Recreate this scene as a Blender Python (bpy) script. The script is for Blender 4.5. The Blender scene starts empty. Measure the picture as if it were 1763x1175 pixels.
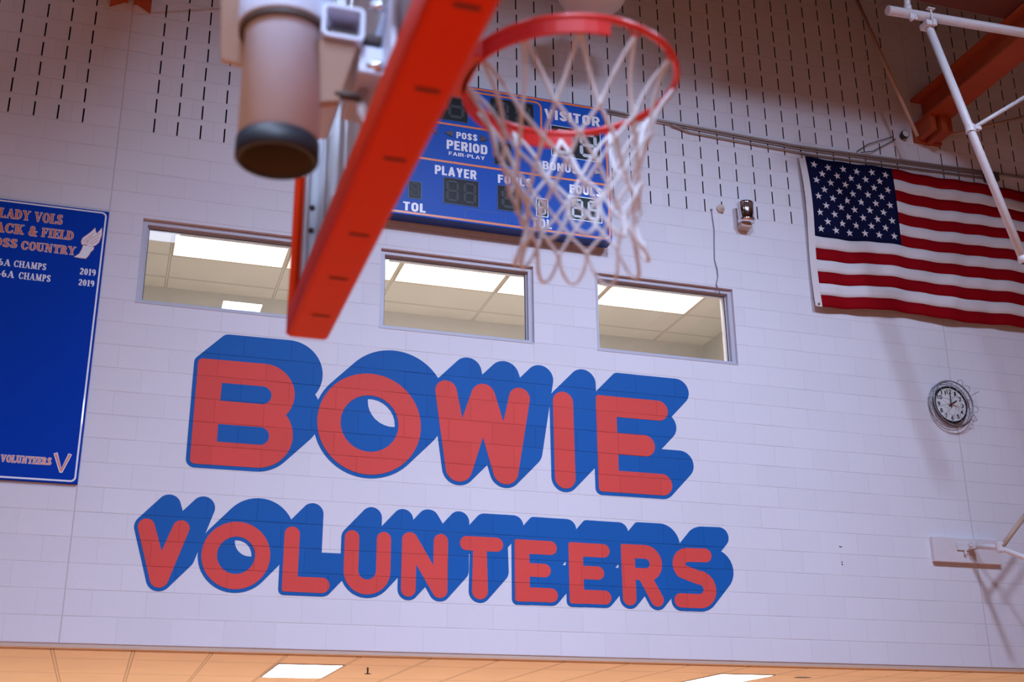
import bpy, bmesh, math, random
from mathutils import Vector, Matrix
random.seed(7)
SC = bpy.context.scene
COL = SC.collection
R = math.radians
PI = math.pi

# ------------------------------------------------------------------ camera
CAM = Vector((1.2514, -10.1628, 1.5406))
yaw, pitch, roll, FPX = 0.315599, 0.359733, -0.010692, 2121.59
fwd = Vector((math.sin(yaw) * math.cos(pitch), math.cos(yaw) * math.cos(pitch), math.sin(pitch)))
rgt0 = Vector((math.cos(yaw), -math.sin(yaw), 0))
up0 = rgt0.cross(fwd)
rgt = math.cos(roll) * rgt0 + math.sin(roll) * up0
upv = -math.sin(roll) * rgt0 + math.cos(roll) * up0
cd = bpy.data.cameras.new('camera')
cam = bpy.data.objects.new('camera', cd)
COL.objects.link(cam)
M = Matrix((rgt, upv, -fwd)).transposed().to_4x4()
M.translation = CAM
cam.matrix_world = M
cd.sensor_width = 36.0
cd.lens = FPX / 1763 * 36.0
cd.clip_start = 0.05
cd.dof.use_dof = True
cd.dof.focus_distance = 12.0
cd.dof.aperture_fstop = 2.8
cd.dof.aperture_blades = 9
SC.camera = cam

# ------------------------------------------------------------------ world, lamps, exposure
SC.view_settings.view_transform = 'Standard'
SC.view_settings.look = 'None'
SC.view_settings.exposure = 0.0
SC.view_settings.gamma = 1.0
w = bpy.data.worlds.new('world')
SC.world = w
w.use_nodes = True
w.node_tree.nodes['Background'].inputs[0].default_value = (0.5, 0.48, 0.6, 1)
w.node_tree.nodes['Background'].inputs[1].default_value = 0.02

LAMP_Z = 9.75
def area(name, loc, sx, sy, power, col, rot=(0, 0, 0), spread=180):
    l = bpy.data.lights.new(name, 'AREA')
    l.shape = 'RECTANGLE'; l.size = sx; l.size_y = sy
    l.energy = power; l.color = col; l.spread = R(spread)
    o = bpy.data.objects.new(name, l); COL.objects.link(o)
    o.location = loc; o.rotation_euler = rot
    return o
LAMPC = (0.605, 0.745, 1.05)
P_WL, P_WM, P_WR, P_G, P_F = 3, 112, 72, 66, 118
# added floods that brighten the block wall, no known gym fixtures
for lx, pw in ((1.4, P_WL), (4.6, P_WM), (7.8, P_WR)):
    area('gym_flood', (lx, -7.0, LAMP_Z), 0.66, 0.66, pw, LAMPC, (R(45), 0, 0), 83)
# high bays pointing straight down
for lx, ly in ((1.1, -5.2), (7.26, -5.2), (2.96, -10.25)):
    area('gym_lamp', (lx, ly, LAMP_Z), 0.66, 0.66, P_G, LAMPC)
for lx, ly in ((-.4, -7.5), (-3.3, -10.25), (9.2, -10.25), (5.8, -8.4), (3.0, -15.5), (8.2, -15.5), (-3.0, -16.5), (5.5, -20.5)):
    area('gym_lamp', (lx, ly, LAMP_Z), 0.66, 0.66, P_G * 1.7, LAMPC, (0, 0, 0), 115)  # most of these are added, for light bounced off the floor
# added floods over the far court, put in to light mast and hoop
for lx, ly in ((-.2, -13.0), (.1, -17.5), (-.6, -15.0)):
    area('gym_flood', (lx, ly, LAMP_Z), 0.66, 0.66, P_F, LAMPC, (R(40), 0, 0), 80)

# added unseen lamps deeper in the recess, brightening its tile ceiling
for lx in (-1.3, 2.98, 7.2, 11.4):
    for ly in (3.9, 6.0):
        area('lobby_lamp', (lx, ly, 2.69), 0.58, 1.2, 40, (1.0, 0.93, 0.90))

# ------------------------------------------------------------------ materials
MATS = {}
def nodes_of(name):
    m = bpy.data.materials.new(name); m.use_nodes = True
    nt = m.node_tree
    return m, nt, nt.nodes['Principled BSDF']
def mat(name, col, rough=0.5, metal=0.0, var=0.06, scale=9.0, bump=0.0, bscale=60.0, spec=0.5, coat=0.0, emit=None, estr=0.0):
    if name in MATS: return MATS[name]
    m, nt, b = nodes_of(name)
    N, L = nt.nodes, nt.links
    geo = N.new('ShaderNodeNewGeometry')
    nz = N.new('ShaderNodeTexNoise'); nz.inputs['Scale'].default_value = scale; nz.inputs['Detail'].default_value = 4
    L.new(geo.outputs['Position'], nz.inputs['Vector'])
    mx = N.new('ShaderNodeMix'); mx.data_type = 'RGBA'
    mx.inputs['A'].default_value = tuple(c * (1 - var) for c in col) + (1,)
    mx.inputs['B'].default_value = tuple(min(1, c * (1 + var)) for c in col) + (1,)
    L.new(nz.outputs['Fac'], mx.inputs['Factor'])
    L.new(mx.outputs['Result'], b.inputs['Base Color'])
    b.inputs['Roughness'].default_value = rough
    b.inputs['Metallic'].default_value = metal
    b.inputs['Specular IOR Level'].default_value = spec
    b.inputs['Coat Weight'].default_value = coat
    if emit:
        b.inputs['Emission Color'].default_value = tuple(emit) + (1,)
        b.inputs['Emission Strength'].default_value = estr
    if bump:
        n2 = N.new('ShaderNodeTexNoise'); n2.inputs['Scale'].default_value = bscale; n2.inputs['Detail'].default_value = 3
        L.new(geo.outputs['Position'], n2.inputs['Vector'])
        bp = N.new('ShaderNodeBump'); bp.inputs['Strength'].default_value = bump; bp.inputs['Distance'].default_value = 0.01
        L.new(n2.outputs['Fac'], bp.inputs['Height']); L.new(bp.outputs['Normal'], b.inputs['Normal'])
    MATS[name] = m
    return m

ZB = 2.722          # underside of the block wall
CRS = 0.2032        # one course
XL, XR = 0.9214, 9.378   # control joints
def blockmat(name, col, rough=0.6, joint=0.78, var=0.04, spec=0.22, tint=(1.0, 0.93, 0.9)):
    """painted concrete block: running bond joints in world space, pitted face"""
    m, nt, b = nodes_of(name)
    N, L = nt.nodes, nt.links
    geo = N.new('ShaderNodeNewGeometry')
    sep = N.new('ShaderNodeSeparateXYZ'); L.new(geo.outputs['Position'], sep.inputs[0])
    def mth(op, a, bb=None):
        n = N.new('ShaderNodeMath'); n.operation = op
        for i, v in enumerate((a, bb)):
            if v is None: continue
            if isinstance(v, (int, float)): n.inputs[i].default_value = v
            else: L.new(v, n.inputs[i])
        return n.outputs[0]
    ux = mth('DIVIDE', mth('ADD', mth('SUBTRACT', sep.outputs['X'], XL), 0.4064 * 40), 0.4064)
    uz = mth('DIVIDE', mth('SUBTRACT', sep.outputs['Z'], ZB - CRS * 20), CRS)
    row = mth('FLOOR', uz)
    odd = mth('MODULO', row, 2.0)
    uxs = mth('ADD', ux, mth('MULTIPLY', odd, 0.5))
    fx = mth('FRACT', uxs); fz = mth('FRACT', uz)
    ex = mth('MULTIPLY', mth('MINIMUM', fx, mth('SUBTRACT', 1.0, fx)), 0.4064)
    ez = mth('MULTIPLY', mth('MINIMUM', fz, mth('SUBTRACT', 1.0, fz)), CRS)
    cj = mth('MINIMUM', mth('ABSOLUTE', mth('SUBTRACT', sep.outputs['X'], XL)), mth('ABSOLUTE', mth('SUBTRACT', sep.outputs['X'], XR)))
    def line(d, w):
        mr = N.new('ShaderNodeMapRange'); mr.interpolation_type = 'SMOOTHSTEP'
        L.new(d, mr.inputs['Value'])
        mr.inputs['From Min'].default_value = 0.0; mr.inputs['From Max'].default_value = w
        mr.inputs['To Min'].default_value = 1.0; mr.inputs['To Max'].default_value = 0.0
        return mr.outputs[0]
    nj = N.new('ShaderNodeTexNoise'); nj.inputs['Scale'].default_value = 2.3; nj.inputs['Detail'].default_value = 2
    L.new(geo.outputs['Position'], nj.inputs['Vector'])
    amt = mth('ADD', mth('MULTIPLY', nj.outputs['Fac'], 1.3), -0.15)
    jz = mth('MULTIPLY', line(ez, 0.0075), amt)
    jx = mth('MULTIPLY', mth('MULTIPLY', line(ex, 0.006), 0.6), amt)
    jc = line(cj, 0.008)
    joints = mth('MAXIMUM', mth('MAXIMUM', jz, jx), jc)
    # face tone: slow cloud + one slight tone per block
    cb = N.new('ShaderNodeCombineXYZ'); L.new(mth('FLOOR', uxs), cb.inputs[0]); L.new(row, cb.inputs[2])
    wn = N.new('ShaderNodeTexWhiteNoise'); wn.noise_dimensions = '3D'; L.new(cb.outputs[0], wn.inputs['Vector'])
    n1 = N.new('ShaderNodeTexNoise'); n1.inputs['Scale'].default_value = 1.1; n1.inputs['Detail'].default_value = 5
    L.new(geo.outputs['Position'], n1.inputs['Vector'])
    tone = mth('ADD', mth('MULTIPLY', wn.outputs['Value'], 0.45), mth('MULTIPLY', n1.outputs['Fac'], 0.55))
    mx = N.new('ShaderNodeMix'); mx.data_type = 'RGBA'
    mx.inputs['A'].default_value = tuple(c * (1 - var) for c in col) + (1,)
    mx.inputs['B'].default_value = tuple(min(1, c * (1 + var)) for c in col) + (1,)
    L.new(tone, mx.inputs['Factor'])
    mj = N.new('ShaderNodeMix'); mj.data_type = 'RGBA'
    L.new(mx.outputs['Result'], mj.inputs['A'])
    mj.inputs['B'].default_value = tuple(c * joint * t for c, t in zip(col, tint)) + (1,)
    L.new(joints, mj.inputs['Factor'])
    L.new(mj.outputs['Result'], b.inputs['Base Color'])
    b.inputs['Roughness'].default_value = rough
    b.inputs['Specular IOR Level'].default_value = spec
    pit = N.new('ShaderNodeTexNoise'); pit.inputs['Scale'].default_value = 55; pit.inputs['Detail'].default_value = 6; pit.inputs['Roughness'].default_value = 0.7
    L.new(geo.outputs['Position'], pit.inputs['Vector'])
    hgt = mth('SUBTRACT', mth('MULTIPLY', pit.outputs['Fac'], 0.35), mth('MULTIPLY', joints, 1.0))
    bp = N.new('ShaderNodeBump'); bp.inputs['Strength'].default_value = 0.5; bp.inputs['Distance'].default_value = 0.006
    L.new(hgt, bp.inputs['Height']); L.new(bp.outputs['Normal'], b.inputs['Normal'])
    MATS[name] = m
    return m

def tilemat(name, col, tx, ty, ox, oy, line=0.55, w=0.012, rough=0.9):
    """lay-in ceiling tiles: grid in world X/Y"""
    m, nt, b = nodes_of(name)
    N, L = nt.nodes, nt.links
    geo = N.new('ShaderNodeNewGeometry')
    sep = N.new('ShaderNodeSeparateXYZ'); L.new(geo.outputs['Position'], sep.inputs[0])
    def mth(op, a, bb=None):
        n = N.new('ShaderNodeMath'); n.operation = op
        for i, v in enumerate((a, bb)):
            if v is None: continue
            if isinstance(v, (int, float)): n.inputs[i].default_value = v
            else: L.new(v, n.inputs[i])
        return n.outputs[0]
    def edge(s, o, t):
        f = mth('FRACT', mth('ADD', mth('DIVIDE', mth('SUBTRACT', s, o), t), 50.0))
        return mth('MULTIPLY', mth('MINIMUM', f, mth('SUBTRACT', 1.0, f)), t)
    e = mth('MINIMUM', edge(sep.outputs['X'], ox, tx), edge(sep.outputs['Y'], oy, ty))
    g = mth('LESS_THAN', e, w)
    sh = mth('LESS_THAN', mth('ABSOLUTE', mth('SUBTRACT', e, w)), w * 0.35)
    nz = N.new('ShaderNodeTexNoise'); nz.inputs['Scale'].default_value = 2.0; nz.inputs['Detail'].default_value = 6
    L.new(geo.outputs['Position'], nz.inputs['Vector'])
    mx = N.new('ShaderNodeMix'); mx.data_type = 'RGBA'
    mx.inputs['A'].default_value = tuple(c * 0.9 for c in col) + (1,)
    mx.inputs['B'].default_value = tuple(min(1, c * 1.08) for c in col) + (1,)
    L.new(nz.outputs['Fac'], mx.inputs['Factor'])
    m2 = N.new('ShaderNodeMix'); m2.data_type = 'RGBA'
    L.new(mx.outputs['Result'], m2.inputs['A']); m2.inputs['B'].default_value = tuple(c * 0.93 for c in col) + (1,)
    L.new(g, m2.inputs['Factor'])
    m3 = N.new('ShaderNodeMix'); m3.data_type = 'RGBA'
    L.new(m2.outputs['Result'], m3.inputs['A']); m3.inputs['B'].default_value = tuple(c * line for c in col) + (1,)
    L.new(sh, m3.inputs['Factor'])
    L.new(m3.outputs['Result'], b.inputs['Base Color'])
    b.inputs['Roughness'].default_value = rough
    b.inputs['Specular IOR Level'].default_value = 0.2
    MATS[name] = m
    return m

def glassmat(name, refl=0.06, refl_haze=0.0, haze_col=(0.8, 0.8, 0.85), tint=(1, 1, 1), rough=0.0):
    m = bpy.data.materials.new(name); m.use_nodes = True
    nt = m.node_tree; N, L = nt.nodes, nt.links
    N.remove(N['Principled BSDF'])
    out = N['Material Output']
    tr = N.new('ShaderNodeBsdfTransparent'); tr.inputs[0].default_value = tuple(tint) + (1,)
    gl = N.new('ShaderNodeBsdfGlossy'); gl.inputs['Roughness'].default_value = rough
    fr = N.new('ShaderNodeFresnel'); fr.inputs['IOR'].default_value = 1.5
    mu = N.new('ShaderNodeMath'); mu.operation = 'MULTIPLY_ADD'
    L.new(fr.outputs[0], mu.inputs[0]); mu.inputs[1].default_value = 1.0; mu.inputs[2].default_value = refl - 0.04
    mx = N.new('ShaderNodeMixShader'); L.new(mu.outputs[0], mx.inputs[0]); L.new(tr.outputs[0], mx.inputs[1]); L.new(gl.outputs[0], mx.inputs[2])
    last = mx
    if refl_haze:  # pale veil standing in for reflections on the glass
        df = N.new('ShaderNodeBsdfDiffuse'); df.inputs[0].default_value = tuple(haze_col) + (1,)
        tl = N.new('ShaderNodeBsdfTranslucent'); tl.inputs[0].default_value = tuple(haze_col) + (1,)
        md = N.new('ShaderNodeMixShader'); md.inputs[0].default_value = 0.5
        L.new(df.outputs[0], md.inputs[1]); L.new(tl.outputs[0], md.inputs[2])
        m2 = N.new('ShaderNodeMixShader'); m2.inputs[0].default_value = refl_haze
        L.new(mx.outputs[0], m2.inputs[1]); L.new(md.outputs[0], m2.inputs[2])
        last = m2
    L.new(last.outputs[0], out.inputs['Surface'])
    MATS[name] = m
    return m

WALLP = blockmat('wall_paint', (0.76, 0.735, 0.80))
SLOTM = mat('slot_lining', (0.035, 0.033, 0.04), 0.95)
MURB = blockmat('mural_blue', (0.005, 0.108, 0.41), joint=0.36, var=0.10, tint=(1, 1, 1))
MURR = blockmat('mural_red', (0.74, 0.075, 0.062), joint=0.45, var=0.08, tint=(1, .8, .8))
FRAMEM = mat('frame_paint', (0.50, 0.48, 0.56), 0.45)
ORANGE = mat('orange_vinyl', (0.66, 0.03, 0.001), 0.42, var=0.04, scale=14, spec=0.06)
HOLE = mat('dark_hole', (0.12, 0.008, 0.004), 0.8)
REDRIM = mat('red_rim_paint', (0.70, 0.018, 0.012), 0.32, var=0.08, coat=0.3)
WHITEP = mat('white_pipe_paint', (0.70, 0.66, 0.68), 0.42, var=0.07, scale=16)
MASTP = mat('mast_paint', (0.67, 0.73, 0.90), 0.5, var=0.14, scale=7)
BLACKR = mat('black_rubber', (0.012, 0.013, 0.02), 0.55)
DARKM = mat('dark_steel', (0.075, 0.05, 0.04), 0.6)
ALU = mat('aluminium', (0.62, 0.66, 0.72), 0.36, metal=0.55)
STEEL = mat('orange_steel_primer', (0.40, 0.065, 0.016), 0.55, var=0.16, scale=6)
CORD = mat('net_cord', (0.68, 0.66, 0.69), 0.85, var=0.1, scale=80)
CHROME = mat('chrome', (0.75, 0.73, 0.76), 0.14, metal=1.0)
SIGNB = mat('sign_blue', (0.001, 0.044, 0.42), 0.6, var=0.05, spec=0.06)
SCORB = mat('scoreboard_blue', (0.0005, 0.075, 0.46), 0.40, var=0.05, spec=0.16)
SCORS = mat('scoreboard_case', (0.004, 0.040, 0.22), 0.4)
VORNG = mat('orange_vinyl_line', (0.78, 0.16, 0.015), 0.35)
SORNG = mat('sign_orange', (0.66, 0.10, 0.02), 0.3, coat=0.4)
VWHITE = mat('white_vinyl', (0.80, 0.78, 0.84), 0.35, coat=0.2)
PANELB = mat('digit_panel', (0.016, 0.016, 0.020), 0.35, spec=0.12)
SEGM = mat('digit_segment', (0.050, 0.053, 0.062), 0.4, spec=0.15)
GLAREM = mat('reflector_segment', (0.42, 0.44, 0.47), 0.38, metal=0.15)  # glare on the right-hand digits, put into the colour
DEEPR = mat('dark_red_lens', (0.05, 0.008, 0.02), 0.3)
CONDM = mat('conduit', (0.40, 0.34, 0.33), 0.45, metal=0.4)
TANROD = mat('tan_rod', (0.52, 0.36, 0.27), 0.5)
FLAGR = mat('flag_red', (0.27, 0.001, 0.006), 0.75, spec=0.08, bump=0.15, bscale=300)
FLAGW = mat('flag_white', (0.74, 0.68, 0.70), 0.75, spec=0.08, bump=0.15, bscale=300)
FLAGB = mat('flag_navy', (0.005, 0.007, 0.04), 0.8, spec=0.08, bump=0.15, bscale=300)
FACEW = mat('clock_face', (0.72, 0.72, 0.72), 0.4)
BLK = mat('black_paint', (0.012, 0.012, 0.014), 0.4)
REDH = mat('red_hand', (0.6, 0.03, 0.02), 0.4)
WIREM = mat('guard_wire', (0.32, 0.30, 0.33), 0.35, metal=0.6)
WOODF = mat('wood_floor', (0.62, 0.20, 0.06), 0.4, var=0.12)
CREAM = mat('cream_wall', (0.62, 0.57, 0.56), 0.8)
DECK = mat('roof_deck', (0.11, 0.05, 0.035), 0.8)
OFFW = mat('office_wall', (0.58, 0.56, 0.53), 0.85)
BEIGE = mat('beige_cover', (0.66, 0.55, 0.47), 0.5)
LOBT = tilemat('lobby_tiles', (0.90, 0.74, 0.56), 0.605, 1.22, 0.87, 0.85)
OFFT = tilemat('office_tiles', (0.82, 0.78, 0.735), 1.20, 0.605, 1.51, 2.29)
GLASS = glassmat('window_glass', 0.055)
BGLASS = glassmat('backboard_glass', 0.07, refl_haze=0.30, haze_col=(0.86, 0.86, 0.92))
def emis(name, col, s):
    m, nt, b = nodes_of(name)
    b.inputs['Base Color'].default_value = tuple(col) + (1,)
    b.inputs['Emission Color'].default_value = tuple(col) + (1,)
    b.inputs['Emission Strength'].default_value = s
    return m
LENS = emis('lit_lens', (1.0, 0.95, 0.98), 14.0)
LENS2 = emis('office_lens', (1.0, 0.97, 0.91), 1.15)
LENS3 = emis('office_lens_bright', (1.0, 0.96, 0.90), 11.0)  # for the added unseen panels inside the windows

# ------------------------------------------------------------------ helpers
def obj(name, bm, m, parent=None, smooth=False, auto=None):
    me = bpy.data.meshes.new(name)
    bmesh.ops.recalc_face_normals(bm, faces=bm.faces) if auto else None
    for e in bm.edges:
        if len(e.link_faces) == 2 and e.calc_face_angle(0) > 0.65: e.smooth = False
    bm.to_mesh(me); bm.free()
    for mm in (m if isinstance(m, (list, tuple)) else [m]): me.materials.append(mm)
    if smooth:
        for p in me.polygons: p.use_smooth = True
    o = bpy.data.objects.new(name, me); COL.objects.link(o)
    if parent: o.parent = parent; o.matrix_parent_inverse = parent.matrix_basis.inverted()
    return o
def tag(o, label, cat, group=None):
    o['label'] = label; o['category'] = cat
    if group: o['group'] = group
    return o
def struct(o, label=None):
    o['kind'] = 'structure'
    if label: o['label'] = label
    return o
def thing(name, loc, label, cat, group=None):
    o = bpy.data.objects.new(name, None); COL.objects.link(o)
    o.location = loc; o.empty_display_size = 0.1
    return tag(o, label, cat, group)
def B(): return bmesh.new()
def box(bm, x0, x1, y0, y1, z0, z1, bev=0.0, seg=2, mi=0):
    r = bmesh.ops.create_cube(bm, size=1.0)
    vs = r['verts']
    for v in vs:
        v.co = Vector(((x0 + x1) / 2 + v.co.x * (x1 - x0), (y0 + y1) / 2 + v.co.y * (y1 - y0), (z0 + z1) / 2 + v.co.z * (z1 - z0)))
    fs = set(f for v in vs for f in v.link_faces)
    for f in fs: f.material_index = mi
    if bev:
        es = list(set(e for v in vs for e in v.link_edges))
        bmesh.ops.bevel(bm, geom=es, offset=bev, segments=seg, profile=0.5, affect='EDGES')
    return vs
def tube(bm, pts, r, n=10, closed=False, cap=True, rz=None):
    pts = [Vector(p) for p in pts]; k = len(pts)
    rs = r if isinstance(r, (list, tuple)) else [r] * k
    T = []
    for i in range(k):
        if closed: t = pts[(i + 1) % k] - pts[i - 1]
        else: t = pts[min(i + 1, k - 1)] - pts[max(i - 1, 0)]
        T.append(t.normalized())
    a = Vector((0, 0, 1)) if abs(T[0].z) < 0.9 else Vector((1, 0, 0))
    nrm = (a - T[0] * a.dot(T[0])).normalized()
    rings = []
    for i in range(k):
        nrm = (nrm - T[i] * nrm.dot(T[i])).normalized()
        bn = T[i].cross(nrm)
        rings.append([bm.verts.new(pts[i] + (nrm * math.cos(2 * PI * j / n) + bn * math.sin(2 * PI * j / n)) * rs[i]) for j in range(n)])
    for i in range(k if closed else k - 1):
        A, Bb = rings[i], rings[(i + 1) % k]
        for j in range(n): 
            f = bm.faces.new((A[j], A[(j + 1) % n], Bb[(j + 1) % n], Bb[j])); f.smooth = True
    if cap and not closed:
        bm.faces.new(rings[0][::-1]); bm.faces.new(rings[-1])
def lathe(bm, c, prof, n=40, axis='z', a0=0, a1=2 * PI):
    """prof = [(radius, offset along axis)]"""
    full = abs(a1 - a0 - 2 * PI) < 1e-6
    m = n if full else n + 1
    rings = []
    for (r, h) in prof:
        ring = []
        for j in range(m):
            t = a0 + (a1 - a0) * j / n
            ca, sa = math.cos(t) * r, math.sin(t) * r
            if axis == 'z': p = (c[0] + ca, c[1] + sa, c[2] + h)
            else: p = (c[0] + ca, c[1] + h, c[2] + sa)
            ring.append(bm.verts.new(p))
        rings.append(ring)
    for i in range(len(rings) - 1):
        for j in range(n):
            k = (j + 1) % m
            f = bm.faces.new((rings[i][j], rings[i][k], rings[i + 1][k], rings[i + 1][j])); f.smooth = True
def quad(bm, a, b, c, d, mi=0):
    f = bm.faces.new([bm.verts.new(p) for p in (a, b, c, d)]); f.material_index = mi
    return f
# flat lettering -----------------------------------------------------
def hull(pts):
    pts = sorted(set((round(x, 5), round(z, 5)) for x, z in pts))
    def half(ps):
        o = []
        for p in ps:
            while len(o) > 1 and (o[-1][0] - o[-2][0]) * (p[1] - o[-2][1]) - (o[-1][1] - o[-2][1]) * (p[0] - o[-2][0]) <= 1e-10: o.pop()
            o.append(p)
        return o
    a, b = half(pts), half(pts[::-1])
    return a[:-1] + b[:-1]
def circ(x, z, r, n=24):
    return [(x + math.cos(2 * PI * k / n) * r, z + math.sin(2 * PI * k / n) * r) for k in range(n)] if r > 1e-5 else [(x, z)]
LAY = [0]
def flat(bm, pts, y, th=0.0, step=1.5e-5):
    """convex polygon in the wall plane facing -Y; th > 0 gives it thickness; each coat of paint lies a hair above the last"""
    h = hull(pts)
    if len(h) < 3: return
    LAY[0] += 1
    y = y - LAY[0] * step
    a = [bm.verts.new((x, y, z)) for x, z in h]
    bm.faces.new(a)
    if th:
        c = [bm.verts.new((x, y + th, z)) for x, z in h]
        for i in range(len(h)):
            j = (i + 1) % len(h)
            bm.faces.new((a[j], a[i], c[i], c[j]))
def pieces_mesh(P, y, grow=0.0, sweep=None, n=24, th=0.0, short=None):
    bm = B()
    for pc in P:
        pts = []
        sw = sweep
        if sweep and short:         # the near half of a small ring keeps a shallower shade so its eye stays open
            mx = sum(q[0] for q in pc) / len(pc) - short[0]; mz = sum(q[1] for q in pc) / len(pc) - short[1]
            if mx * sweep[0] + mz * sweep[1] < 0: sw = (sweep[0] * short[2], sweep[1] * short[2])
        for (x, z, r) in pc:
            c = circ(x, z, r + grow, n)
            pts += c
            if sw: pts += [(px + sw[0], pz + sw[1]) for px, pz in c]
        flat(bm, pts, y, th)
    return bm
def fit_text(s, x0, x1, z0, z1, y, bold=0.02, th=0.0):
    cu = bpy.data.curves.new('t', 'FONT'); cu.body = s; cu.size = 1; cu.offset = bold; cu.resolution_u = 4
    o = bpy.data.objects.new('t', cu); COL.objects.link(o)
    dg = bpy.context.evaluated_depsgraph_get()
    me = bpy.data.meshes.new_from_object(o.evaluated_get(dg))
    bpy.data.objects.remove(o); bpy.data.curves.remove(cu)
    bm = B(); bm.from_mesh(me); bpy.data.meshes.remove(me)
    xs = [v.co.x for v in bm.verts]; ys = [v.co.y for v in bm.verts]
    ax, bx, ay, by = min(xs), max(xs), min(ys), max(ys)
    for v in bm.verts:
        X = x0 + (v.co.x - ax) / (bx - ax) * (x1 - x0); Z = z0 + (v.co.y - ay) / (by - ay) * (z1 - z0)
        v.co = Vector((X, y, Z))
    return bm

# ------------------------------------------------------------------ the wall
WT = 0.28
X0, X1 = -4.0, 13.5
ZTOP = 10.55
WIN = [(1.21, 2.69, 5.557, 6.352), (3.315, 4.79, 5.557, 6.345), (5.418, 6.905, 5.557, 6.365)]
ZS = ZB + CRS * 22          # lowest slotted course
bm = B()
xs = sorted({X0, X1, *[v for q in WIN for v in q[:2]]})
zs = sorted({ZB, ZS, *[v for q in WIN for v in q[2:]]})
for i in range(len(xs) - 1):
    for j in range(len(zs) - 1):
        cx, cz = (xs[i] + xs[i + 1]) / 2, (zs[j] + zs[j + 1]) / 2
        if any(a < cx < b and c < cz < d for a, b, c, d in WIN): continue
        quad(bm, (xs[i], 0, zs[j]), (xs[i + 1], 0, zs[j]), (xs[i + 1], 0, zs[j + 1]), (xs[i], 0, zs[j + 1]))
for a, b, c, d in WIN:      # reveals
    quad(bm, (a, 0, c), (a, 0, d), (a, WT, d), (a, WT, c)); quad(bm, (b, 0, d), (b, 0, c), (b, WT, c), (b, WT, d))
    quad(bm, (a, 0, d), (b, 0, d), (b, WT, d), (a, WT, d)); quad(bm, (b, 0, c), (a, 0, c), (a, WT, c), (b, WT, c))
quad(bm, (X0, 0, ZB), (X0, WT, ZB), (X1, WT, ZB), (X1, 0, ZB))
cols = []
for n in range(-20, 62):
    if n in (4, 5) : continue
    x = n * CRS if n < 9 else (9.03 + (n - 9) * 0.9895) * CRS
    if abs(x - XR) < 0.22: continue
    cols.append(x)
cols = [c for c in cols if X0 + 0.12 < c < X1 - 0.12]
nrow = int((ZTOP - ZS) / CRS) + 1
DEP = 0.11
for r in range(nrow):
    z0 = ZS + r * CRS; z1 = z0 + CRS
    s0, s1 = z0 + 0.008, z0 + 0.150
    prev = X0
    for c in cols:
        jx = random.uniform(-0.004, 0.004); hw = 0.0068
        a, b = c + jx - hw, c + jx + hw
        quad(bm, (prev, 0, z0), (a, 0, z0), (a, 0, z1), (prev, 0, z1))
        quad(bm, (a, 0, z0), (b, 0, z0), (b, 0, s0), (a, 0, s0))
        quad(bm, (a, 0, s1), (b, 0, s1), (b, 0, z1), (a, 0, z1))
        quad(bm, (a, 0, s0), (a, DEP, s0), (a, DEP, s1), (a, 0, s1), 1)
        quad(bm, (b, 0, s1), (b, DEP, s1), (b, DEP, s0), (b, 0, s0), 1)
        quad(bm, (a, 0, s1), (a, DEP, s1), (b, DEP, s1), (b, 0, s1), 1)
        quad(bm, (b, 0, s0), (b, DEP, s0), (a, DEP, s0), (a, 0, s0), 1)
        quad(bm, (a, DEP, s0), (b, DEP, s0), (b, DEP, s1), (a, DEP, s1), 1)
        prev = b
    quad(bm, (prev, 0, z0), (X1, 0, z0), (X1, 0, z1), (prev, 0, z1))
# back skin with window holes, top and ends close the wall
for i in range(len(xs) - 1):
    for j in range(len(zs) - 1):
        cx, cz = (xs[i] + xs[i + 1]) / 2, (zs[j] + zs[j + 1]) / 2
        if any(a < cx < b and c < cz < d for a, b, c, d in WIN): continue
        quad(bm, (xs[i + 1], WT, zs[j]), (xs[i], WT, zs[j]), (xs[i], WT, zs[j + 1]), (xs[i + 1], WT, zs[j + 1]))
quad(bm, (X1, WT, ZS), (X0, WT, ZS), (X0, WT, ZTOP + .1), (X1, WT, ZTOP + .1))
struct(obj('wall_back', bm, [WALLP, SLOTM]), 'white painted concrete block wall with dark slotted blocks above')

def slab(name, x0, x1, y0, y1, z0, z1, m, label=None):
    bm = B(); box(bm, x0, x1, y0, y1, z0, z1); return struct(obj(name, bm, m), label)
slab('floor', -9.2, 14.2, -30.2, 7.2, -0.2, 0.0, WOODF)
slab('wall_left', -9.2, -9.0, -30.0, 0.0, 0, 10.6, CREAM)
slab('wall_right', 14.0, 14.2, -30.0, 0.0, 0, 10.6, CREAM)
slab('wall_front', -9.2, 14.2, -30.2, -30.0, 0, 10.6, CREAM)
slab('ceiling', -9.2, 14.2, -30.2, 0.3, 10.6, 10.75, DECK)
bm = B(); box(bm, -9.0, X0, 0.0, WT, 0, 10.6); box(bm, X1, 14.0, 0.0, WT, 0, 10.6)
struct(obj('wall_corner', bm, WALLP))
# recess below the wall: steel lintel trim, tile ceiling, end walls
bm = B(); box(bm, X0, X1, 0.006, 0.020, 2.692, 2.7215); box(bm, X0, X1, 0.02, WT, 2.712, 2.7215)
slab('floor.002', X0, X1, WT, 7.0, 0.0005, 0.006, mat('lobby_floor', (.80, .58, .40), .5))  # unseen lighter layer added to bounce light onto the tile ceiling
struct(obj('trim_1', bm, mat('lintel_paint', (0.62, 0.47, 0.38), 0.55)), 'tan steel lintel along the bottom edge of the block wall')
LC = 2.700
slab('ceiling.001', X0, X1, WT, 7.0, LC, LC + 0.02, LOBT, 'orange-lit lay-in tile ceiling below the block wall')
slab('wall_lobby', X0, X1, 7.0, 7.2, 0, 2.72, CREAM)
bm = B(); box(bm, X0 - .1, X0, WT, 7.0, 0, 2.72); box(bm, X1, X1 + .1, WT, 7.0, 0, 2.72)
struct(obj('wall_lobby_side', bm, CREAM))
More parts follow.
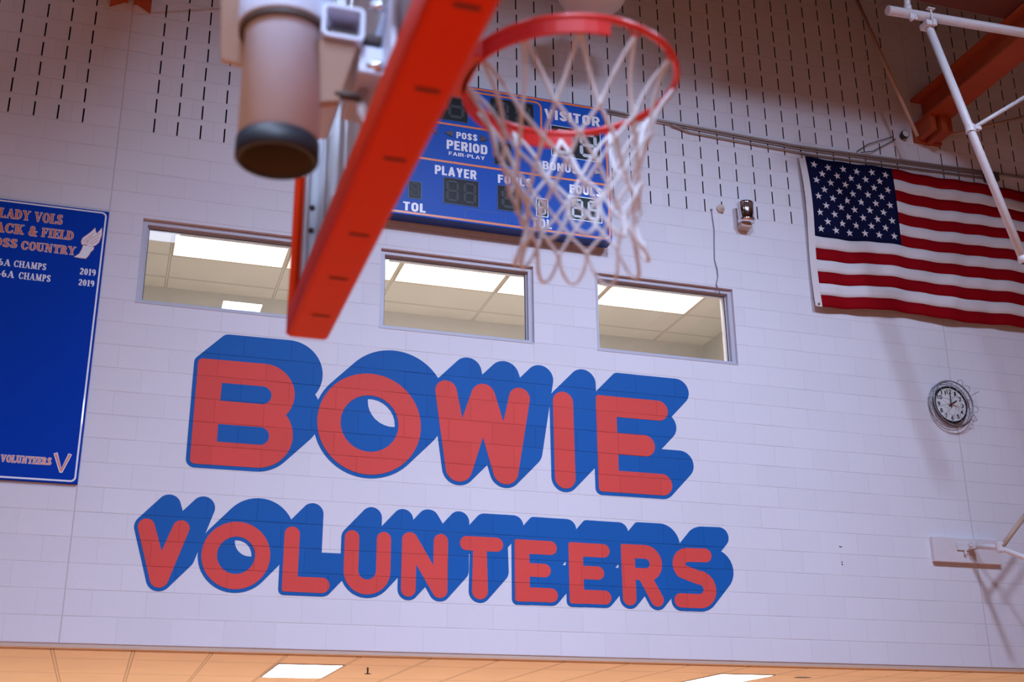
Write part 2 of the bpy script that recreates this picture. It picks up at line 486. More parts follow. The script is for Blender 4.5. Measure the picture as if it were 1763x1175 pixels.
# room behind the high windows
OC = 7.04
slab('ceiling.002', 0.2, 8.2, WT, 3.3, OC, OC + .03, OFFT, 'beige tile ceiling of the room behind the high windows')
slab('wall_office', 0.2, 8.2, 3.2, 3.3, 4.3, OC, OFFW, 'olive beige far wall seen through the high windows')
bm = B(); box(bm, 0.1, 0.2, WT, 3.3, 4.3, OC); box(bm, 8.2, 8.3, WT, 3.3, 4.3, OC)
struct(obj('wall_office_side', bm, OFFW))
slab('floor.001', 0.2, 8.2, WT, 3.3, 4.2, 4.3, mat('office_floor', (0.75, 0.68, 0.56), 0.8))

def troffer(x0, x1, y0, y1, z, lens, label, group):
    t = thing('ceiling_light', ((x0 + x1) / 2, (y0 + y1) / 2, z), label, 'ceiling light', group)
    bm = B(); f = 0.018
    for a, b, c, d in ((x0, x1, y0, y0 + f), (x0, x1, y1 - f, y1), (x0, x0 + f, y0 + f, y1 - f), (x1 - f, x1, y0 + f, y1 - f)):
        box(bm, a, b, c, d, z - 0.008, z - 0.0005)
    obj('frame', bm, FRAMEM if lens is LENS else BEIGE, t)
    bm = B(); box(bm, x0 + f, x1 - f, y0 + f, y1 - f, z - 0.006, z - 0.0005)
    obj('lens', bm, lens, t)
    return t
troffer(2.69, 3.28, 0.86, 2.06, LC, LENS, 'bright square ceiling light below the word VOLUNTEERS, left one of two', 'lobby ceiling lights')
troffer(6.925, 7.525, 0.86, 2.06, LC, LENS, 'bright ceiling light at the bottom edge, right one of two', 'lobby ceiling lights')
offl = ['long ceiling light seen through the leftmost high window', 'ceiling light behind the orange pad end between left and middle windows',
        'long ceiling light seen through the middle high window', 'ceiling light at the upper right of the middle window',
        'long ceiling light seen through the rightmost high window']
for i in range(5):
    troffer(1.52 + i * 1.2, 2.70 + i * 1.2, 1.69, 2.285, OC, LENS2, offl[i], 'lights in the room behind the windows')
for i in range(5):  # added unseen row carrying most of this room's light
    troffer(1.52 + i * 1.2, 2.70 + i * 1.2, .48, 1.075, OC, LENS3, 'one of the bright ceiling lights just inside the high windows, out of view above', 'lights just inside the windows')
bm = B(); tube(bm, [(3.52, 1.05, LC), (3.52, 1.05, LC - .05)], .008, 8); lathe(bm, (3.52, 1.05, LC - .06), [(0.001, 0), (.03, .004), (.03, .008), (.001, .012)], 14)
tag(obj('sprinkler', bm, DARKM), 'small dark sprinkler hanging from the orange tile ceiling', 'sprinkler')
bm = B()
flatp = [(7.86, 1.02), (7.93, 1.0), (8.02, 1.03), (8.0, 1.1), (7.92, 1.12), (7.85, 1.08)]
lo = [bm.verts.new((x, y, LC - .004)) for x, y in flatp]; hi = [bm.verts.new((x, y, LC - .0005)) for x, y in flatp]
bm.faces.new(lo[::-1])
for i in range(6): bm.faces.new((lo[i], lo[(i + 1) % 6], hi[(i + 1) % 6], hi[i]))
struct(obj('trim_2', bm, BLK), 'small dark broken patch in the orange tile ceiling')  # flat black patch: the dark inside a tile hole put into colour

# windows -------------------------------------------------------------
for k, (a, b, c, d) in enumerate(WIN):
    f = 0.05
    bm = B()
    def ring(x0, x1, z0, z1, wd, y0, y1):
        box(bm, x0, x1, y0, y1, z1 - wd, z1); box(bm, x0, x1, y0, y1, z0, z0 + wd)
        box(bm, x0, x0 + wd, y0, y1, z0 + wd, z1 - wd); box(bm, x1 - wd, x1, y0, y1, z0 + wd, z1 - wd)
    d2 = d - 0.022
    box(bm, a, b, -0.004, 0.035, c - 0.002, c + 0.012)
    ring(a + .001, b - .001, c + .001, d - .001, 0.042, 0.036, 0.075)
    ring(a + .042, b - .042, c + .042, d - .042, 0.014, 0.075, 0.115)
    ring(a + .001, b - .001, c + .001, d - .001, 0.042, 0.115, 0.16)
    fr = obj('window_%d' % (k + 1), bm, FRAMEM)
    struct(fr, ['leftmost high window, partly behind the orange backboard pad', 'middle high window below the scoreboard', 'rightmost high window'][k])
    bm = B(); box(bm, a + .05, b - .05, 0.092, 0.097, c + .05, d - .05)
    obj('pane', bm, GLASS, fr)
    bm = B()
    x0, x1, z0, z1 = a + .056, b - .056, c + .056, d - .056; g = .006
    for q in ((x0, x1, z1 - g, z1), (x0, x1, z0, z0 + g), (x0, x0 + g, z0, z1), (x1 - g, x1, z0, z1)): box(bm, q[0], q[1], 0.088, 0.0915, q[2], q[3])
    obj('gasket', bm, BLK, fr)

# ------------------------------------------------------------------ the painted words
def H(*c): return list(c)
def ringp(cx, cz, ro, ri, n=30):
    P = []
    for k in range(n):
        a0, a1 = 2 * PI * k / n, 2 * PI * (k + 1) / n
        P.append([(cx + math.cos(t) * ri, cz + math.sin(t) * ri, 0.0) for t in (a0, a1)] + [(cx + math.cos(a0 + (a1 - a0) * q / 4) * ro, cz + math.sin(a0 + (a1 - a0) * q / 4) * ro, 0.0) for q in range(5)])
    return P
def path(pts, r): return [H((*pts[i], r), (*pts[i + 1], r)) for i in range(len(pts) - 1)]
def arcpts(cx, cz, r, a0, a1, n=12): return [(cx + math.cos(R(a0 + (a1 - a0) * k / n)) * r, cz + math.sin(R(a0 + (a1 - a0) * k / n)) * r) for k in range(n + 1)]
def Eshape(x, w, zb, zt, c, arms):
    P = [H((x + c, zb + c, c), (x + c, zt - c, c), (x + w, zb, 0), (x + w, zt, 0))]
    P[0] = [(x + c, zb + c, c), (x + c, zt - c, c), (x + w - c, zb + c, c), (x + w - c, zt - c, c)]
    for (cx, z, r) in arms: P.append(H((x + c, z + r - c, c), (x + c, z - r + c, c), (cx, z, r)))
    return P
def Dsh(x, cx, cz, r, zt, zb, c=.04):
    arc = [(cx + math.cos(R(t)) * r, cz + math.sin(R(t)) * r, 0) for t in range(-90, 91, 6)]
    return [H((x + c, zt - c, c), (x + c, zb + c, c), *arc)]
BOW = [
    ('B', Dsh(1.771, 2.33, 4.845, .268, 5.110, 4.6) + Dsh(1.771, 2.31, 4.482, .291, 4.75, 4.190), 
        [H((1.981, 4.907, 0), (1.978, 4.749, 0), (2.322, 4.828, .079)), H((1.976, 4.543, 0), (1.976, 4.391, 0), (2.325, 4.467, .0765))]),
    ('O', ringp(3.2585, 4.655, .457, .256), []),
    ('W', [H((3.942, 5.015, .100), (4.066, 4.313, .122)), H((4.066, 4.313, .122), (4.290, 5.002, .113)), H((4.290, 5.002, .113), (4.497, 4.313, .118)), H((4.497, 4.313, .118), (4.634, 5.009, .100))], []),
    ('I', [H((5.057, 5.011, .099), (5.060, 4.293, .099))], []),
    ('E', Eshape(5.383, .203, 4.190, 5.110, .03, [(6.014, 5.010, .099), (5.858, 4.654, .103), (6.014, 4.293, .102)]), []),
]
Upath = [(3.140, 3.648)] + arcpts(3.2765, 3.377, .1365, 180, 360, 16) + [(3.412, 3.648)]
Spath = [(6.407, 3.656), (6.225, 3.652)] + arcpts(6.225, 3.563, .087, 90, 225, 10) + [(6.32, 3.452)] + arcpts(6.325, 3.345, .107, 70, -90, 12) + [(6.137, 3.238)]
def Efour(x): return Eshape(x, .135, 3.172, 3.710, .02, [(x + .330, 3.648, .061), (x + .272, 3.447, .059), (x + .330, 3.235, .061)])
VOL = [
    ('V', [H((1.478, 3.648, .065), (1.613, 3.240, .072)), H((1.613, 3.240, .072), (1.748, 3.648, .066))], []),
    ('O', ringp(2.197, 3.453, .274, .152), []),
    ('L', [H((2.640, 3.650, .063), (2.597, 3.195, .018), (2.684, 3.195, .018)), H((2.597, 3.195, .018), (2.597, 3.283, .018), (2.904, 3.239, .063))], []),
    ('U', path(Upath, .0615), []),
    ('N', [H((3.632, 3.656, .0635), (3.631, 3.238, .0635)), H((3.640, 3.656, .0635), (3.900, 3.238, .0635)), H((3.909, 3.656, .0635), (3.906, 3.238, .0635))], []),
    ('T', [H((4.140, 3.652, .062), (4.405, 3.652, .062)), H((4.257, 3.652, .060), (4.257, 3.247, .071))], []),
    ('E', Efour(4.572), []),
    ('E', Efour(5.073), []),
    ('R', [H((5.590, 3.700, .015), (5.690, 3.700, .015), (5.640, 3.240, .065)), H((5.592, 3.702, .018), (5.592, 3.44, .018), *[(5.805 + math.cos(R(t)) * .165, 3.556 + math.sin(R(t)) * .165, 0) for t in range(-90, 91, 9)]),
           H((5.80, 3.43, .062), (5.906, 3.236, .063))], [H((5.707, 3.596, 0), (5.707, 3.511, 0), (5.805, 3.5535, .0425))]),
    ('S', path(Spath, .0635), []),
]
BLAY = [0]
def mural(letters, name, label, vec, grow, yb, base):
    root = thing(name, base, label, 'painted word')
    for i, (ch, P, holes) in enumerate(letters):
        LAY[0] = 0; red = obj('letter', pieces_mesh(P, -0.0040, n=48), MURR, root); red['label'] = 'red letter ' + ch
        LAY[0] = BLAY[0]; bm = pieces_mesh(P, yb, grow=grow, sweep=vec, n=48, short=(2.197, 3.453, .66) if (ch == 'O' and grow < .032) else None); BLAY[0] = LAY[0]; LAY[0] = 0
        for hpc in holes: flat(bm, [q for (x, z, r) in hpc for q in circ(x, z, r, 48)], -0.0050)
        sh = obj('drop_shade', bm, MURB, red); sh['label'] = 'blue block shade of letter ' + ch
mural(BOW, 'painted_word', 'large painted word BOWIE in red letters with blue block shade, under the high windows', (.200, .207), .033, -0.0015, (3.9, 0, 4.15))
mural(VOL, 'painted_word', 'painted word VOLUNTEERS in smaller red letters with blue shade, lower line', (.160, .178), .029, -0.0015, (3.9, 0, 3.14))

# ------------------------------------------------------------------ serif lettering for the honour board
T_, t_ = .23, .085
def bar(x0, y0, x1, y1, w, w2=None):
    w2 = w if w2 is None else w2
    dx, dy = x1 - x0, y1 - y0; l = math.hypot(dx, dy); nx, ny = -dy / l / 2, dx / l / 2
    return [(x0 + nx * w, y0 + ny * w), (x0 - nx * w, y0 - ny * w), (x1 - nx * w2, y1 - ny * w2), (x1 + nx * w2, y1 + ny * w2)]
def curve(cx, cy, rx, ry, a0, a1, n=14):
    o = []
    for k in range(n):
        p = []
        for q in (k, k + 1):
            t = R(a0 + (a1 - a0) * q / n); th = t_ + (T_ - t_) * abs(math.cos(t)) ** 1.3
            p.append((cx + math.cos(t) * rx, cy + math.sin(t) * ry, th, math.cos(t), math.sin(t)))
        (xa, ya, wa, ca, sa), (xb, yb, wb, cb, sb) = p
        o.append([(xa + ca * wa / 2, ya + sa * wa / 2), (xa - ca * wa / 2, ya - sa * wa / 2), (xb - cb * wb / 2, yb - sb * wb / 2), (xb + cb * wb / 2, yb + sb * wb / 2)])
    return o
def vb(x, y0=0, y1=1, w=T_): return bar(x, y0, x, y1, w)
def sf(x, y, w=.44): 
    yy = .035 if y == 0 else .965
    return bar(x - w / 2, yy, x + w / 2, yy, .07)
def glyph(c):
    if c == 'L': return .72, [vb(.2), sf(.2, 0), sf(.2, 1), bar(.2, .045, .68, .045, .09), bar(.655, 0, .655, .28, .07, .03)]
    if c == 'A': return .92, [bar(.46, .97, .14, .03, t_), bar(.44, .98, .74, .03, T_), bar(.24, .3, .66, .3, .08), sf(.14, 0, .3), sf(.76, 0, .34)]
    if c == 'D': return .85, [vb(.2), sf(.17, 0, .34), sf(.17, 1, .34)] + curve(.3, .5, .4, .455, -90, 90) + [bar(.2, .955, .32, .955, t_), bar(.2, .045, .32, .045, t_)]
    if c == 'Y': return .88, [bar(.16, .97, .45, .45, T_), bar(.74, .97, .45, .45, t_), vb(.45, 0, .47), sf(.45, 0), sf(.16, 1, .36), sf(.74, 1, .28)]
    if c == 'V': return .90, [bar(.18, .97, .46, .02, T_, .16), bar(.76, .97, .47, .02, t_), sf(.18, 1, .36), sf(.76, 1, .28)]
    if c == 'O' or c == '0':
        wd = .88 if c == 'O' else .66
        return wd, curve(wd / 2, .5, wd / 2 - .15, .46, 0, 360, 28)
    if c == 'C': return .84, curve(.45, .5, .31, .46, 40, 325, 22) + [bar(.74, .64, .74, .97, .07), bar(.7, .2, .76, .3, .07)]
    if c == 'S': return .68, curve(.34, .73, .20, .225, 20, 200, 10) + [bar(.15, .68, .54, .33, T_ * .95)] + curve(.34, .26, .21, .215, 20, -165, 10) + [bar(.56, .72, .56, .98, .065), bar(.11, .02, .11, .3, .065)]
    if c in 'RP':
        g = [vb(.2), sf(.19, 0, .36), sf(.17, 1, .34), bar(.2, .955, .38, .955, t_), bar(.2, .47, .38, .47, t_)] + curve(.36, .715, .22, .24, -90, 90, 10)
        if c == 'R': g += [bar(.42, .48, .72, .03, T_), sf(.76, 0, .26)]
        return (.88 if c == 'R' else .74), g
    if c == 'K': return .90, [vb(.2), sf(.2, 0), sf(.2, 1), bar(.28, .42, .72, .96, t_), bar(.42, .58, .74, .03, T_), sf(.72, 1, .3), sf(.76, 0, .32)]
    if c == '&': return .92, curve(.40, .76, .14, .2, 0, 360, 14) + curve(.36, .26, .22, .22, 100, 340, 14) + [bar(.3, .68, .74, .03, T_ * .9), bar(.56, .12, .78, .46, t_), sf(.8, 0, .24), bar(.66, .48, .9, .48, .07)]
    if c in 'FE':
        g = [vb(.2), sf(.19, 0, .36), sf(.18, 1, .34), bar(.2, .955, .66, .955, .09), bar(.645, .7, .645, 1, .03, .07), bar(.2, .5, .5, .5, .08), bar(.5, .37, .5, .63, .06)]
        if c == 'E': g += [bar(.2, .045, .68, .045, .09), bar(.67, 0, .67, .3, .07, .03)]
        return .74, g
    if c == 'I': return .46, [vb(.23), sf(.23, 0), sf(.23, 1)]
    if c == 'U': return .90, [vb(.2, .3, 1), sf(.2, 1), bar(.68, .3, .68, .97, t_), sf(.68, 1, .3)] + curve(.44, .3, .24, .25, 180, 360, 12)
    if c == 'N': return .95, [bar(.19, .02, .19, .97, t_), bar(.2, .97, .72, .03, T_), bar(.74, .02, .74, .97, t_), sf(.17, 0, .3), sf(.14, 1, .26), sf(.76, 1, .3)]
    if c == 'T': return .80, [vb(.4), sf(.4, 0), bar(.06, .955, .74, .955, .09), bar(.08, .7, .08, 1, .03, .07), bar(.72, .7, .72, 1, .03, .07)]
    if c == 'H': return .95, [vb(.2), vb(.74), sf(.2, 0, .38), sf(.2, 1, .38), sf(.74, 0, .38), sf(.74, 1, .38), bar(.2, .5, .74, .5, .09)]
    if c == 'M': return 1.12, [bar(.19, .02, .19, .97, t_), bar(.24, .97, .55, .05, T_), bar(.86, .97, .55, .05, t_), vb(.88), sf(.18, 0, .3), sf(.18, 1, .28), sf(.9, 0, .38), sf(.92, 1, .3)]
    if c == '2': return .64, curve(.32, .72, .18, .24, 170, -40, 12) + [bar(.46, .56, .12, .08, T_ * .8), bar(.08, .055, .56, .055, .11), bar(.56, .02, .58, .26, .05)]
    if c == '1': return .48, [vb(.26), sf(.26, 0, .4), bar(.08, .8, .2, .94, .08)]
    if c in '96':
        g = curve(.32, .68, .18, .26, 0, 360, 16) + curve(.28, .5, .24, .46, -95, 30, 10)
        if c == '6': g = [[(.64 - x, 1 - y) for x, y in q] for q in g]
        return .64, g
    if c == '4': return .68, [vb(.46), bar(.44, .97, .06, .3, t_), bar(.05, .28, .64, .28, .1), sf(.46, 0, .36)]
    if c == '-': return .40, [bar(.06, .36, .34, .36, .13)]
    return .42, []
def serif(s, x0, x1, z0, z1, y, grow=0.0, gap=.06, italic=0.0):
    x = 0; out = []
    for c in s:
        wd, g = glyph(c)
        for q in g: out.append([(x + a + italic * b, b) for a, b in q])
        x += wd + gap
    lo = min(p[0] for q in out for p in q); hi = max(p[0] for q in out for p in q)
    sx = (x1 - x0) / (hi - lo)
    bm = B(); LAY[0] = 0
    for q in out:
        pts = []
        for a, b in q:
            X, Z = x0 + (a - lo) * sx, z0 + b * (z1 - z0)
            pts += circ(X, Z, grow, 8)
        flat(bm, pts, y)
    return bm

# honour board on the left --------------------------------------------
bm = B(); box(bm, -1.0, .922, -.030, -.004, 3.952, 6.355, .004)
sign = obj('honor_board', bm, SIGNB)
tag(sign, 'tall blue honor board for track and field with white border, at the left edge', 'sign')
bm = B()
def rrect_line(bm, x0, x1, z0, z1, r, wd, y, n=8, sides='all'):
    pts = []
    for cx, cz, a in ((x1 - r, z1 - r, 0), (x0 + r, z1 - r, 90), (x0 + r, z0 + r, 180), (x1 - r, z0 + r, 270)):
        for k in range(n + 1):
            t = R(a + 90 * k / n); pts.append((cx + math.cos(t) * r, cz + math.sin(t) * r))
    m = len(pts)
    nrm = []
    for i in range(m):
        ax, az = pts[i - 1]; bx, bz = pts[(i + 1) % m]
        l = math.hypot(bx - ax, bz - az) or 1; nrm.append(((bz - az) / l, -(bx - ax) / l))
    for i in range(m):
        j = (i + 1) % m
        quad(bm, (pts[i][0] + nrm[i][0] * wd / 2, y, pts[i][1] + nrm[i][1] * wd / 2), (pts[j][0] + nrm[j][0] * wd / 2, y, pts[j][1] + nrm[j][1] * wd / 2),
             (pts[j][0] - nrm[j][0] * wd / 2, y, pts[j][1] - nrm[j][1] * wd / 2), (pts[i][0] - nrm[i][0] * wd / 2, y, pts[i][1] - nrm[i][1] * wd / 2))
rrect_line(bm, -.97, .901, 3.972, 6.336, .035, .014, -.0308)
obj('border', bm, VWHITE, sign)
def sline(s, x0, x1, z0, z1, two=True, grow=.0030, it=0):
    if two:
        o = obj('lettering', serif(s, x0, x1, z0, z1, -.0320, grow=.0006, italic=it), SORNG, sign); o['label'] = 'orange serif words ' + s
        obj('letter_outline', serif(s, x0, x1, z0, z1, -.0312, grow=grow, italic=it), VWHITE, o)
    else:
        o = obj('lettering', serif(s, x0, x1, z0, z1, -.0315, grow=.0005), VWHITE, sign); o['label'] = 'white serif words ' + s
sline('LADY', .058, .300, 6.181, 6.268); sline('VOLS', .335, .557, 6.180, 6.268)
sline('TRACK', -.105, .268, 6.047, 6.133); sline('&', .306, .372, 6.044, 6.132); sline('FIELD', .408, .660, 6.048, 6.129)
sline('CROSS', -.10, .230, 5.918, 5.995); sline('COUNTRY', .264, .692, 5.913, 5.988)
sline('-6A', .085, .202, 5.748, 5.808, False); sline('CHAMPS', .227, .479, 5.747, 5.806, False); sline('2019', .746, .872, 5.744, 5.803, False)
sline('4-6A', .075, .243, 5.647, 5.707, False); sline('CHAMPS', .277, .524, 5.646, 5.706, False); sline('2019', .746, .871, 5.645, 5.701, False)
sline('VOLUNTEERS', .335, .708, 4.092, 4.149, True, .0028)
# winged foot
foot = [(.687, 5.895), (.735, 5.893), (.780, 5.893), (.800, 5.925), (.812, 5.955), (.832, 5.985), (.833, 6.008), (.790, 6.004), (.748, 6.014), (.740, 5.970), (.725, 5.930)]
def poly(bm, pts, y):
    LAY[0] += 1; y -= LAY[0] * 2e-5
    f = bm.faces.new([bm.verts.new((x, y, z)) for x, z in pts]); bmesh.ops.triangulate(bm, faces=[f])
def grow_poly(pts, g):
    cx = sum(p[0] for p in pts) / len(pts); n = len(pts); o = []
    area2 = sum(pts[i][0] * pts[(i + 1) % n][1] - pts[(i + 1) % n][0] * pts[i][1] for i in range(n)); s = 1 if area2 > 0 else -1
    for i in range(n):
        ax, az = pts[i - 1]; bx, bz = pts[(i + 1) % n]; l = math.hypot(bx - ax, bz - az) or 1
        o.append((pts[i][0] + s * g * (bz - az) / l, pts[i][1] - s * g * (bx - ax) / l))
    return o
wing1 = [(.735, 6.018), (.728, 6.045), (.736, 6.078), (.762, 6.105), (.795, 6.140), (.826, 6.186), (.834, 6.152), (.845, 6.130), (.800, 6.085), (.765, 6.055), (.762, 6.020)]
wing2 = [(.781, 6.004), (.758, 6.035), (.765, 6.058), (.800, 6.088), (.845, 6.132), (.880, 6.194), (.884, 6.125), (.868, 6.055), (.845, 6.025), (.817, 6.010)]
bm = B()
for s in (foot, wing1, wing2): poly(bm, s, -.0320)
emb = obj('emblem', bm, VWHITE, sign); emb['label'] = 'white winged running foot'
bm = B()
for s in (foot, wing1, wing2): poly(bm, grow_poly(s, .0045), -.0312)
for a, b in (((.742, 6.045), (.824, 6.142)), ((.752, 6.030), (.815, 6.110)), ((.775, 6.045), (.868, 6.140)), ((.790, 6.035), (.870, 6.108)), ((.805, 6.024), (.862, 6.072)), ((.772, 6.060), (.785, 6.012))):
    flat(bm, bar(*a, *b, .0045), -.0326)
obj('emblem_outline', bm, SORNG, emb)
bm = B()
for a, b, w1 in (((.733, 4.187), (.790, 4.045), .020), ((.842, 4.187), (.790, 4.045), .018)): flat(bm, bar(*a, *b, w1, w1 * .7), -.0320)
vo = obj('emblem', bm, SORNG, sign); vo['label'] = 'orange letter V beside the word volunteers'
bm = B()
for a, b, w1 in (((.732, 4.192), (.790, 4.036), .031), ((.843, 4.192), (.790, 4.036), .029)): flat(bm, bar(*a, *b, w1, w1 * .7), -.0312)
obj('emblem_outline', bm, VWHITE, vo)
for z in (6.318, 3.990):
    bm = B(); lathe(bm, (.884, -.031, z), [(.0005, -.004), (.005, -.003), (.006, 0)], 10, 'y'); obj('screw', bm, CHROME, sign)

# ------------------------------------------------------------------ scoreboard
SY = -.180
bm = B(); box(bm, 2.836, 5.545, SY, -.03, 6.622, 8.106, .006)
sb = obj('scoreboard', bm, [SCORB, SCORS])
for p in sb.data.polygons:
    if p.normal.y > -0.9: p.material_index = 1
tag(sb, 'blue electronic scoreboard with orange lines mounted above the windows', 'scoreboard')
for x in (3.0, 4.1, 5.15):
    bm = B(); box(bm, x, x + .2, -.03, -.001, 6.7, 8.0); obj('wall_bracket', bm, DARKM, sb)
ly = SY - .0012
bm = B(); rrect_line(bm, 2.872, 5.524, 6.650, 8.085, .055, .022, ly); obj('border_line', bm, VORNG, sb)
def hline(x0, x1, z, wd=.022):
    bm = B(); quad(bm, (x0, ly, z - wd / 2), (x1, ly, z - wd / 2), (x1, ly, z + wd / 2), (x0, ly, z + wd / 2)); obj('border_line', bm, VORNG, sb)
hline(2.883, 5.513, 7.236)
bm = B(); rrect_line(bm, 3.54, 4.838, 7.645, 8.045, .06, .020, ly); obj('border_line', bm, VORNG, sb)
def sans(c, T=.25):
    h = T / 2
    def arc(cx, cy, rx, ry, a0, a1, n=12):
        o = []
        for k in range(n):
            a, b = R(a0 + (a1 - a0) * k / n), R(a0 + (a1 - a0) * (k + 1) / n + (1.5 if a1 > a0 else -1.5))
            o.append([(cx + math.cos(t) * (rx + q * h), cy + math.sin(t) * (ry + q * h)) for t in (a, b) for q in (-1, 1)])
        return o
    v = lambda x, y0=0, y1=1: bar(x, y0, x, y1, T)
    g = lambda y, x0, x1: bar(x0, y, x1, y, T * .78)
    if c == 'I': return T, [v(h)]
    if c == 'V': return .72, [bar(h * .95, 1, .36, .0, T, T * .9), bar(.72 - h * .95, 1, .36, .0, T, T * .9)]
    if c == 'A': return .74, [bar(.37, 1, h * .9, 0, T * .9, T), bar(.37, 1, .74 - h * .9, 0, T * .9, T), g(.26, .2, .54)]
    if c == 'Y': return .70, [bar(h, 1, .35, .42, T), bar(.70 - h, 1, .35, .42, T), v(.35, 0, .5)]
    if c == 'O' or c == 'D':
        if c == 'D': return .66, [v(h), g(.9, .1, .36), g(.1, .1, .36)] + arc(.34, .70, .32 - h, .30 - h * .78, 0, 90) + arc(.34, .30, .32 - h, .30 - h * .78, -90, 0) + [bar(.66 - h, .29, .66 - h, .71, T)]
        return .66, arc(.33, .67, .33 - h, .33 - h * .85, 0, 180) + arc(.33, .33, .33 - h, .33 - h * .85, 180, 360) + [bar(h, .32, h, .68, T), bar(.66 - h, .32, .66 - h, .68, T)]
    if c == 'U': return .66, arc(.33, .33, .33 - h, .33 - h * .85, 180, 360) + [bar(h, .32, h, 1, T), bar(.66 - h, .32, .66 - h, 1, T)]
    if c == 'S': return .64, arc(.32, .71, .31 - h, .29 - h * .8, 0, 180) + arc(.32, .29, .31 - h, .29 - h * .8, 180, 360) + [bar(h * 1.05, .74, .64 - h * 1.05, .27, T * 1.15)]
    if c == 'T': return .62, [v(.31), g(.9, 0, .62)]
    if c == 'L': return .54, [v(h), g(.1, .1, .54)]
    if c in 'EF': return .56, [v(h), g(.9, .1, .56), g(.52, .1, .50)] + ([g(.1, .1, .56)] if c == 'E' else [])
    if c == 'N': return .70, [v(h), v(.70 - h), bar(h, 1, .70 - h, 0, T * .95)]
    if c in 'PRB':
        o = [v(h), g(.9, .1, .36), g(.48, .1, .36)] + arc(.35, .69, .30 - h, .31 - h * .78, -90, 90)
        if c == 'R': o += [bar(.36, .46, .66 - h * .8, 0, T)]
        if c == 'B': o += [g(.1, .1, .36)] + arc(.36, .29, .30 - h, .29 - h * .78, -90, 90)
        return (.62 if c == 'P' else .66), o
    if c == '-': return .34, [g(.42, .03, .31)]
    return .3, []
def stext(s, x0, x1, z0, z1, T=.24):
    x = 0; out = []
    for c in s:
        wd, g = sans(c, T)
        for q in g: out.append([(x + a, b) for a, b in q])
        x += wd + .12
    lo = min(p[0] for q in out for p in q); hi = max(p[0] for q in out for p in q)
    bm = B(); LAY[0] = 0
    for q in out: flat(bm, [(x0 + (a - lo) / (hi - lo) * (x1 - x0), z0 + b * (z1 - z0)) for a, b in q], SY - .0015)
    o = obj('lettering', bm, VWHITE, sb); o['label'] = 'white word ' + s
stext('VISITOR', 4.872, 5.462, 7.880, 7.990)
stext('POSS', 3.973, 4.182, 7.505, 7.575); stext('PERIOD', 3.878, 4.282, 7.374, 7.474)
stext('FAIR-PLAY', 3.900, 4.256, 7.312, 7.350, .19)
stext('BONUS', 4.842, 5.206, 7.310, 7.400); stext('PLAYER', 3.766, 4.175, 7.088, 7.184)
stext('FOULS', 4.386, 4.728, 7.090, 7.180); stext('TOL', 3.470, 3.684, 6.668, 6.758)
stext('FOULS', 5.116, 5.450, 7.094, 7.186); stext('TOL', 4.722, 4.924, 6.672, 6.770)
stext('FOULS', 2.955, 3.290, 7.094, 7.180); stext('BONUS', 3.22, 3.56, 7.310, 7.400)
def segs(bm, x0, x1, z0, z1, y):
    wd = min(x1 - x0, z1 - z0) * .20; zm = (z0 + z1) / 2; g = wd * .12
    def hs(z): flat(bm, [(x0 + wd * .5 + g, z), (x0 + wd + g, z + wd / 2), (x1 - wd - g, z + wd / 2), (x1 - wd * .5 - g, z), (x1 - wd - g, z - wd / 2), (x0 + wd + g, z - wd / 2)], y)
    def vs(x, a, b): flat(bm, [(x, a + g), (x + wd / 2, a + wd * .5 + g), (x + wd / 2, b - wd * .5 - g), (x, b - g), (x - wd / 2, b - wd * .5 - g), (x - wd / 2, a + wd * .5 + g)], y)
    for z in (z0 + wd / 2, zm, z1 - wd / 2): hs(z)
    for x in (x0 + wd / 2, x1 - wd / 2): vs(x, z0 + wd / 2, zm); vs(x, zm, z1 - wd / 2)
def digits(x0, x1, z0, z1, n, seg=SEGM, panel=PANELB, lit=False):
    bm = B(); box(bm, x0, x1, SY - .0025, SY - .0008, z0, z1)
    o = obj('digit_window', bm, panel, sb)
    wd = (x1 - x0) / n
    for i in range(n):
        bm = B(); a = x0 + i * wd + wd * .14; b = x0 + (i + 1) * wd - wd * .14
        segs(bm, a, b, z0 + (z1 - z0) * .09, z1 - (z1 - z0) * .09, SY - .0032)
        obj('digit', bm, seg, o)
    bm = B(); e = .005
    for q in ((x0 - e, x1 + e, z1, z1 + e), (x0 - e, x1 + e, z0 - e, z0), (x0 - e, x0, z0, z1), (x1, x1 + e, z0, z1)): box(bm, q[0], q[1], SY - .004, SY - .0008, q[2], q[3])
    obj('digit_frame', bm, SCORS if not lit else ALU, o)
digits(4.312, 4.757, 7.700, 8.012, 2)
digits(3.625, 4.083, 7.690, 8.005, 2)
digits(4.354, 4.520, 7.290, 7.528, 1); 
digits(4.940, 5.455, 7.480, 7.812, 2, GLAREM, PANELB, True)  # right-hand digits: glare put into paler segments and frame
digits(3.854, 4.192, 6.800, 7.066, 2); digits(4.382, 4.620, 6.806, 7.062, 1)
digits(3.519, 3.637, 6.803, 6.974, 1); digits(4.772, 4.882, 6.797, 6.980, 1, GLAREM, PANELB, True)
digits(5.109, 5.438, 6.812, 7.058, 2, GLAREM, PANELB, True); digits(2.955, 3.285, 6.812, 7.058, 2)
digits(2.93, 3.40, 7.480, 7.812, 2)
def arrow(pts, m=DEEPR):
    bm = B(); flat(bm, pts, SY - .004, .003); obj('arrow_light', bm, m, sb)
arrow([(3.855, 7.543), (3.939, 7.580), (3.939, 7.508)]); arrow([(4.290, 7.538), (4.212, 7.583), (4.212, 7.500)])
arrow([(5.268, 7.392), (5.268, 7.336), (5.318, 7.362)], mat('pink_lens', (.30, .18, .20), .25)); arrow([(5.386, 7.392), (5.386, 7.333), (5.466, 7.357)], MATS['pink_lens'])
arrow([(3.78, 7.57), (3.74, 7.54), (3.78, 7.51)])
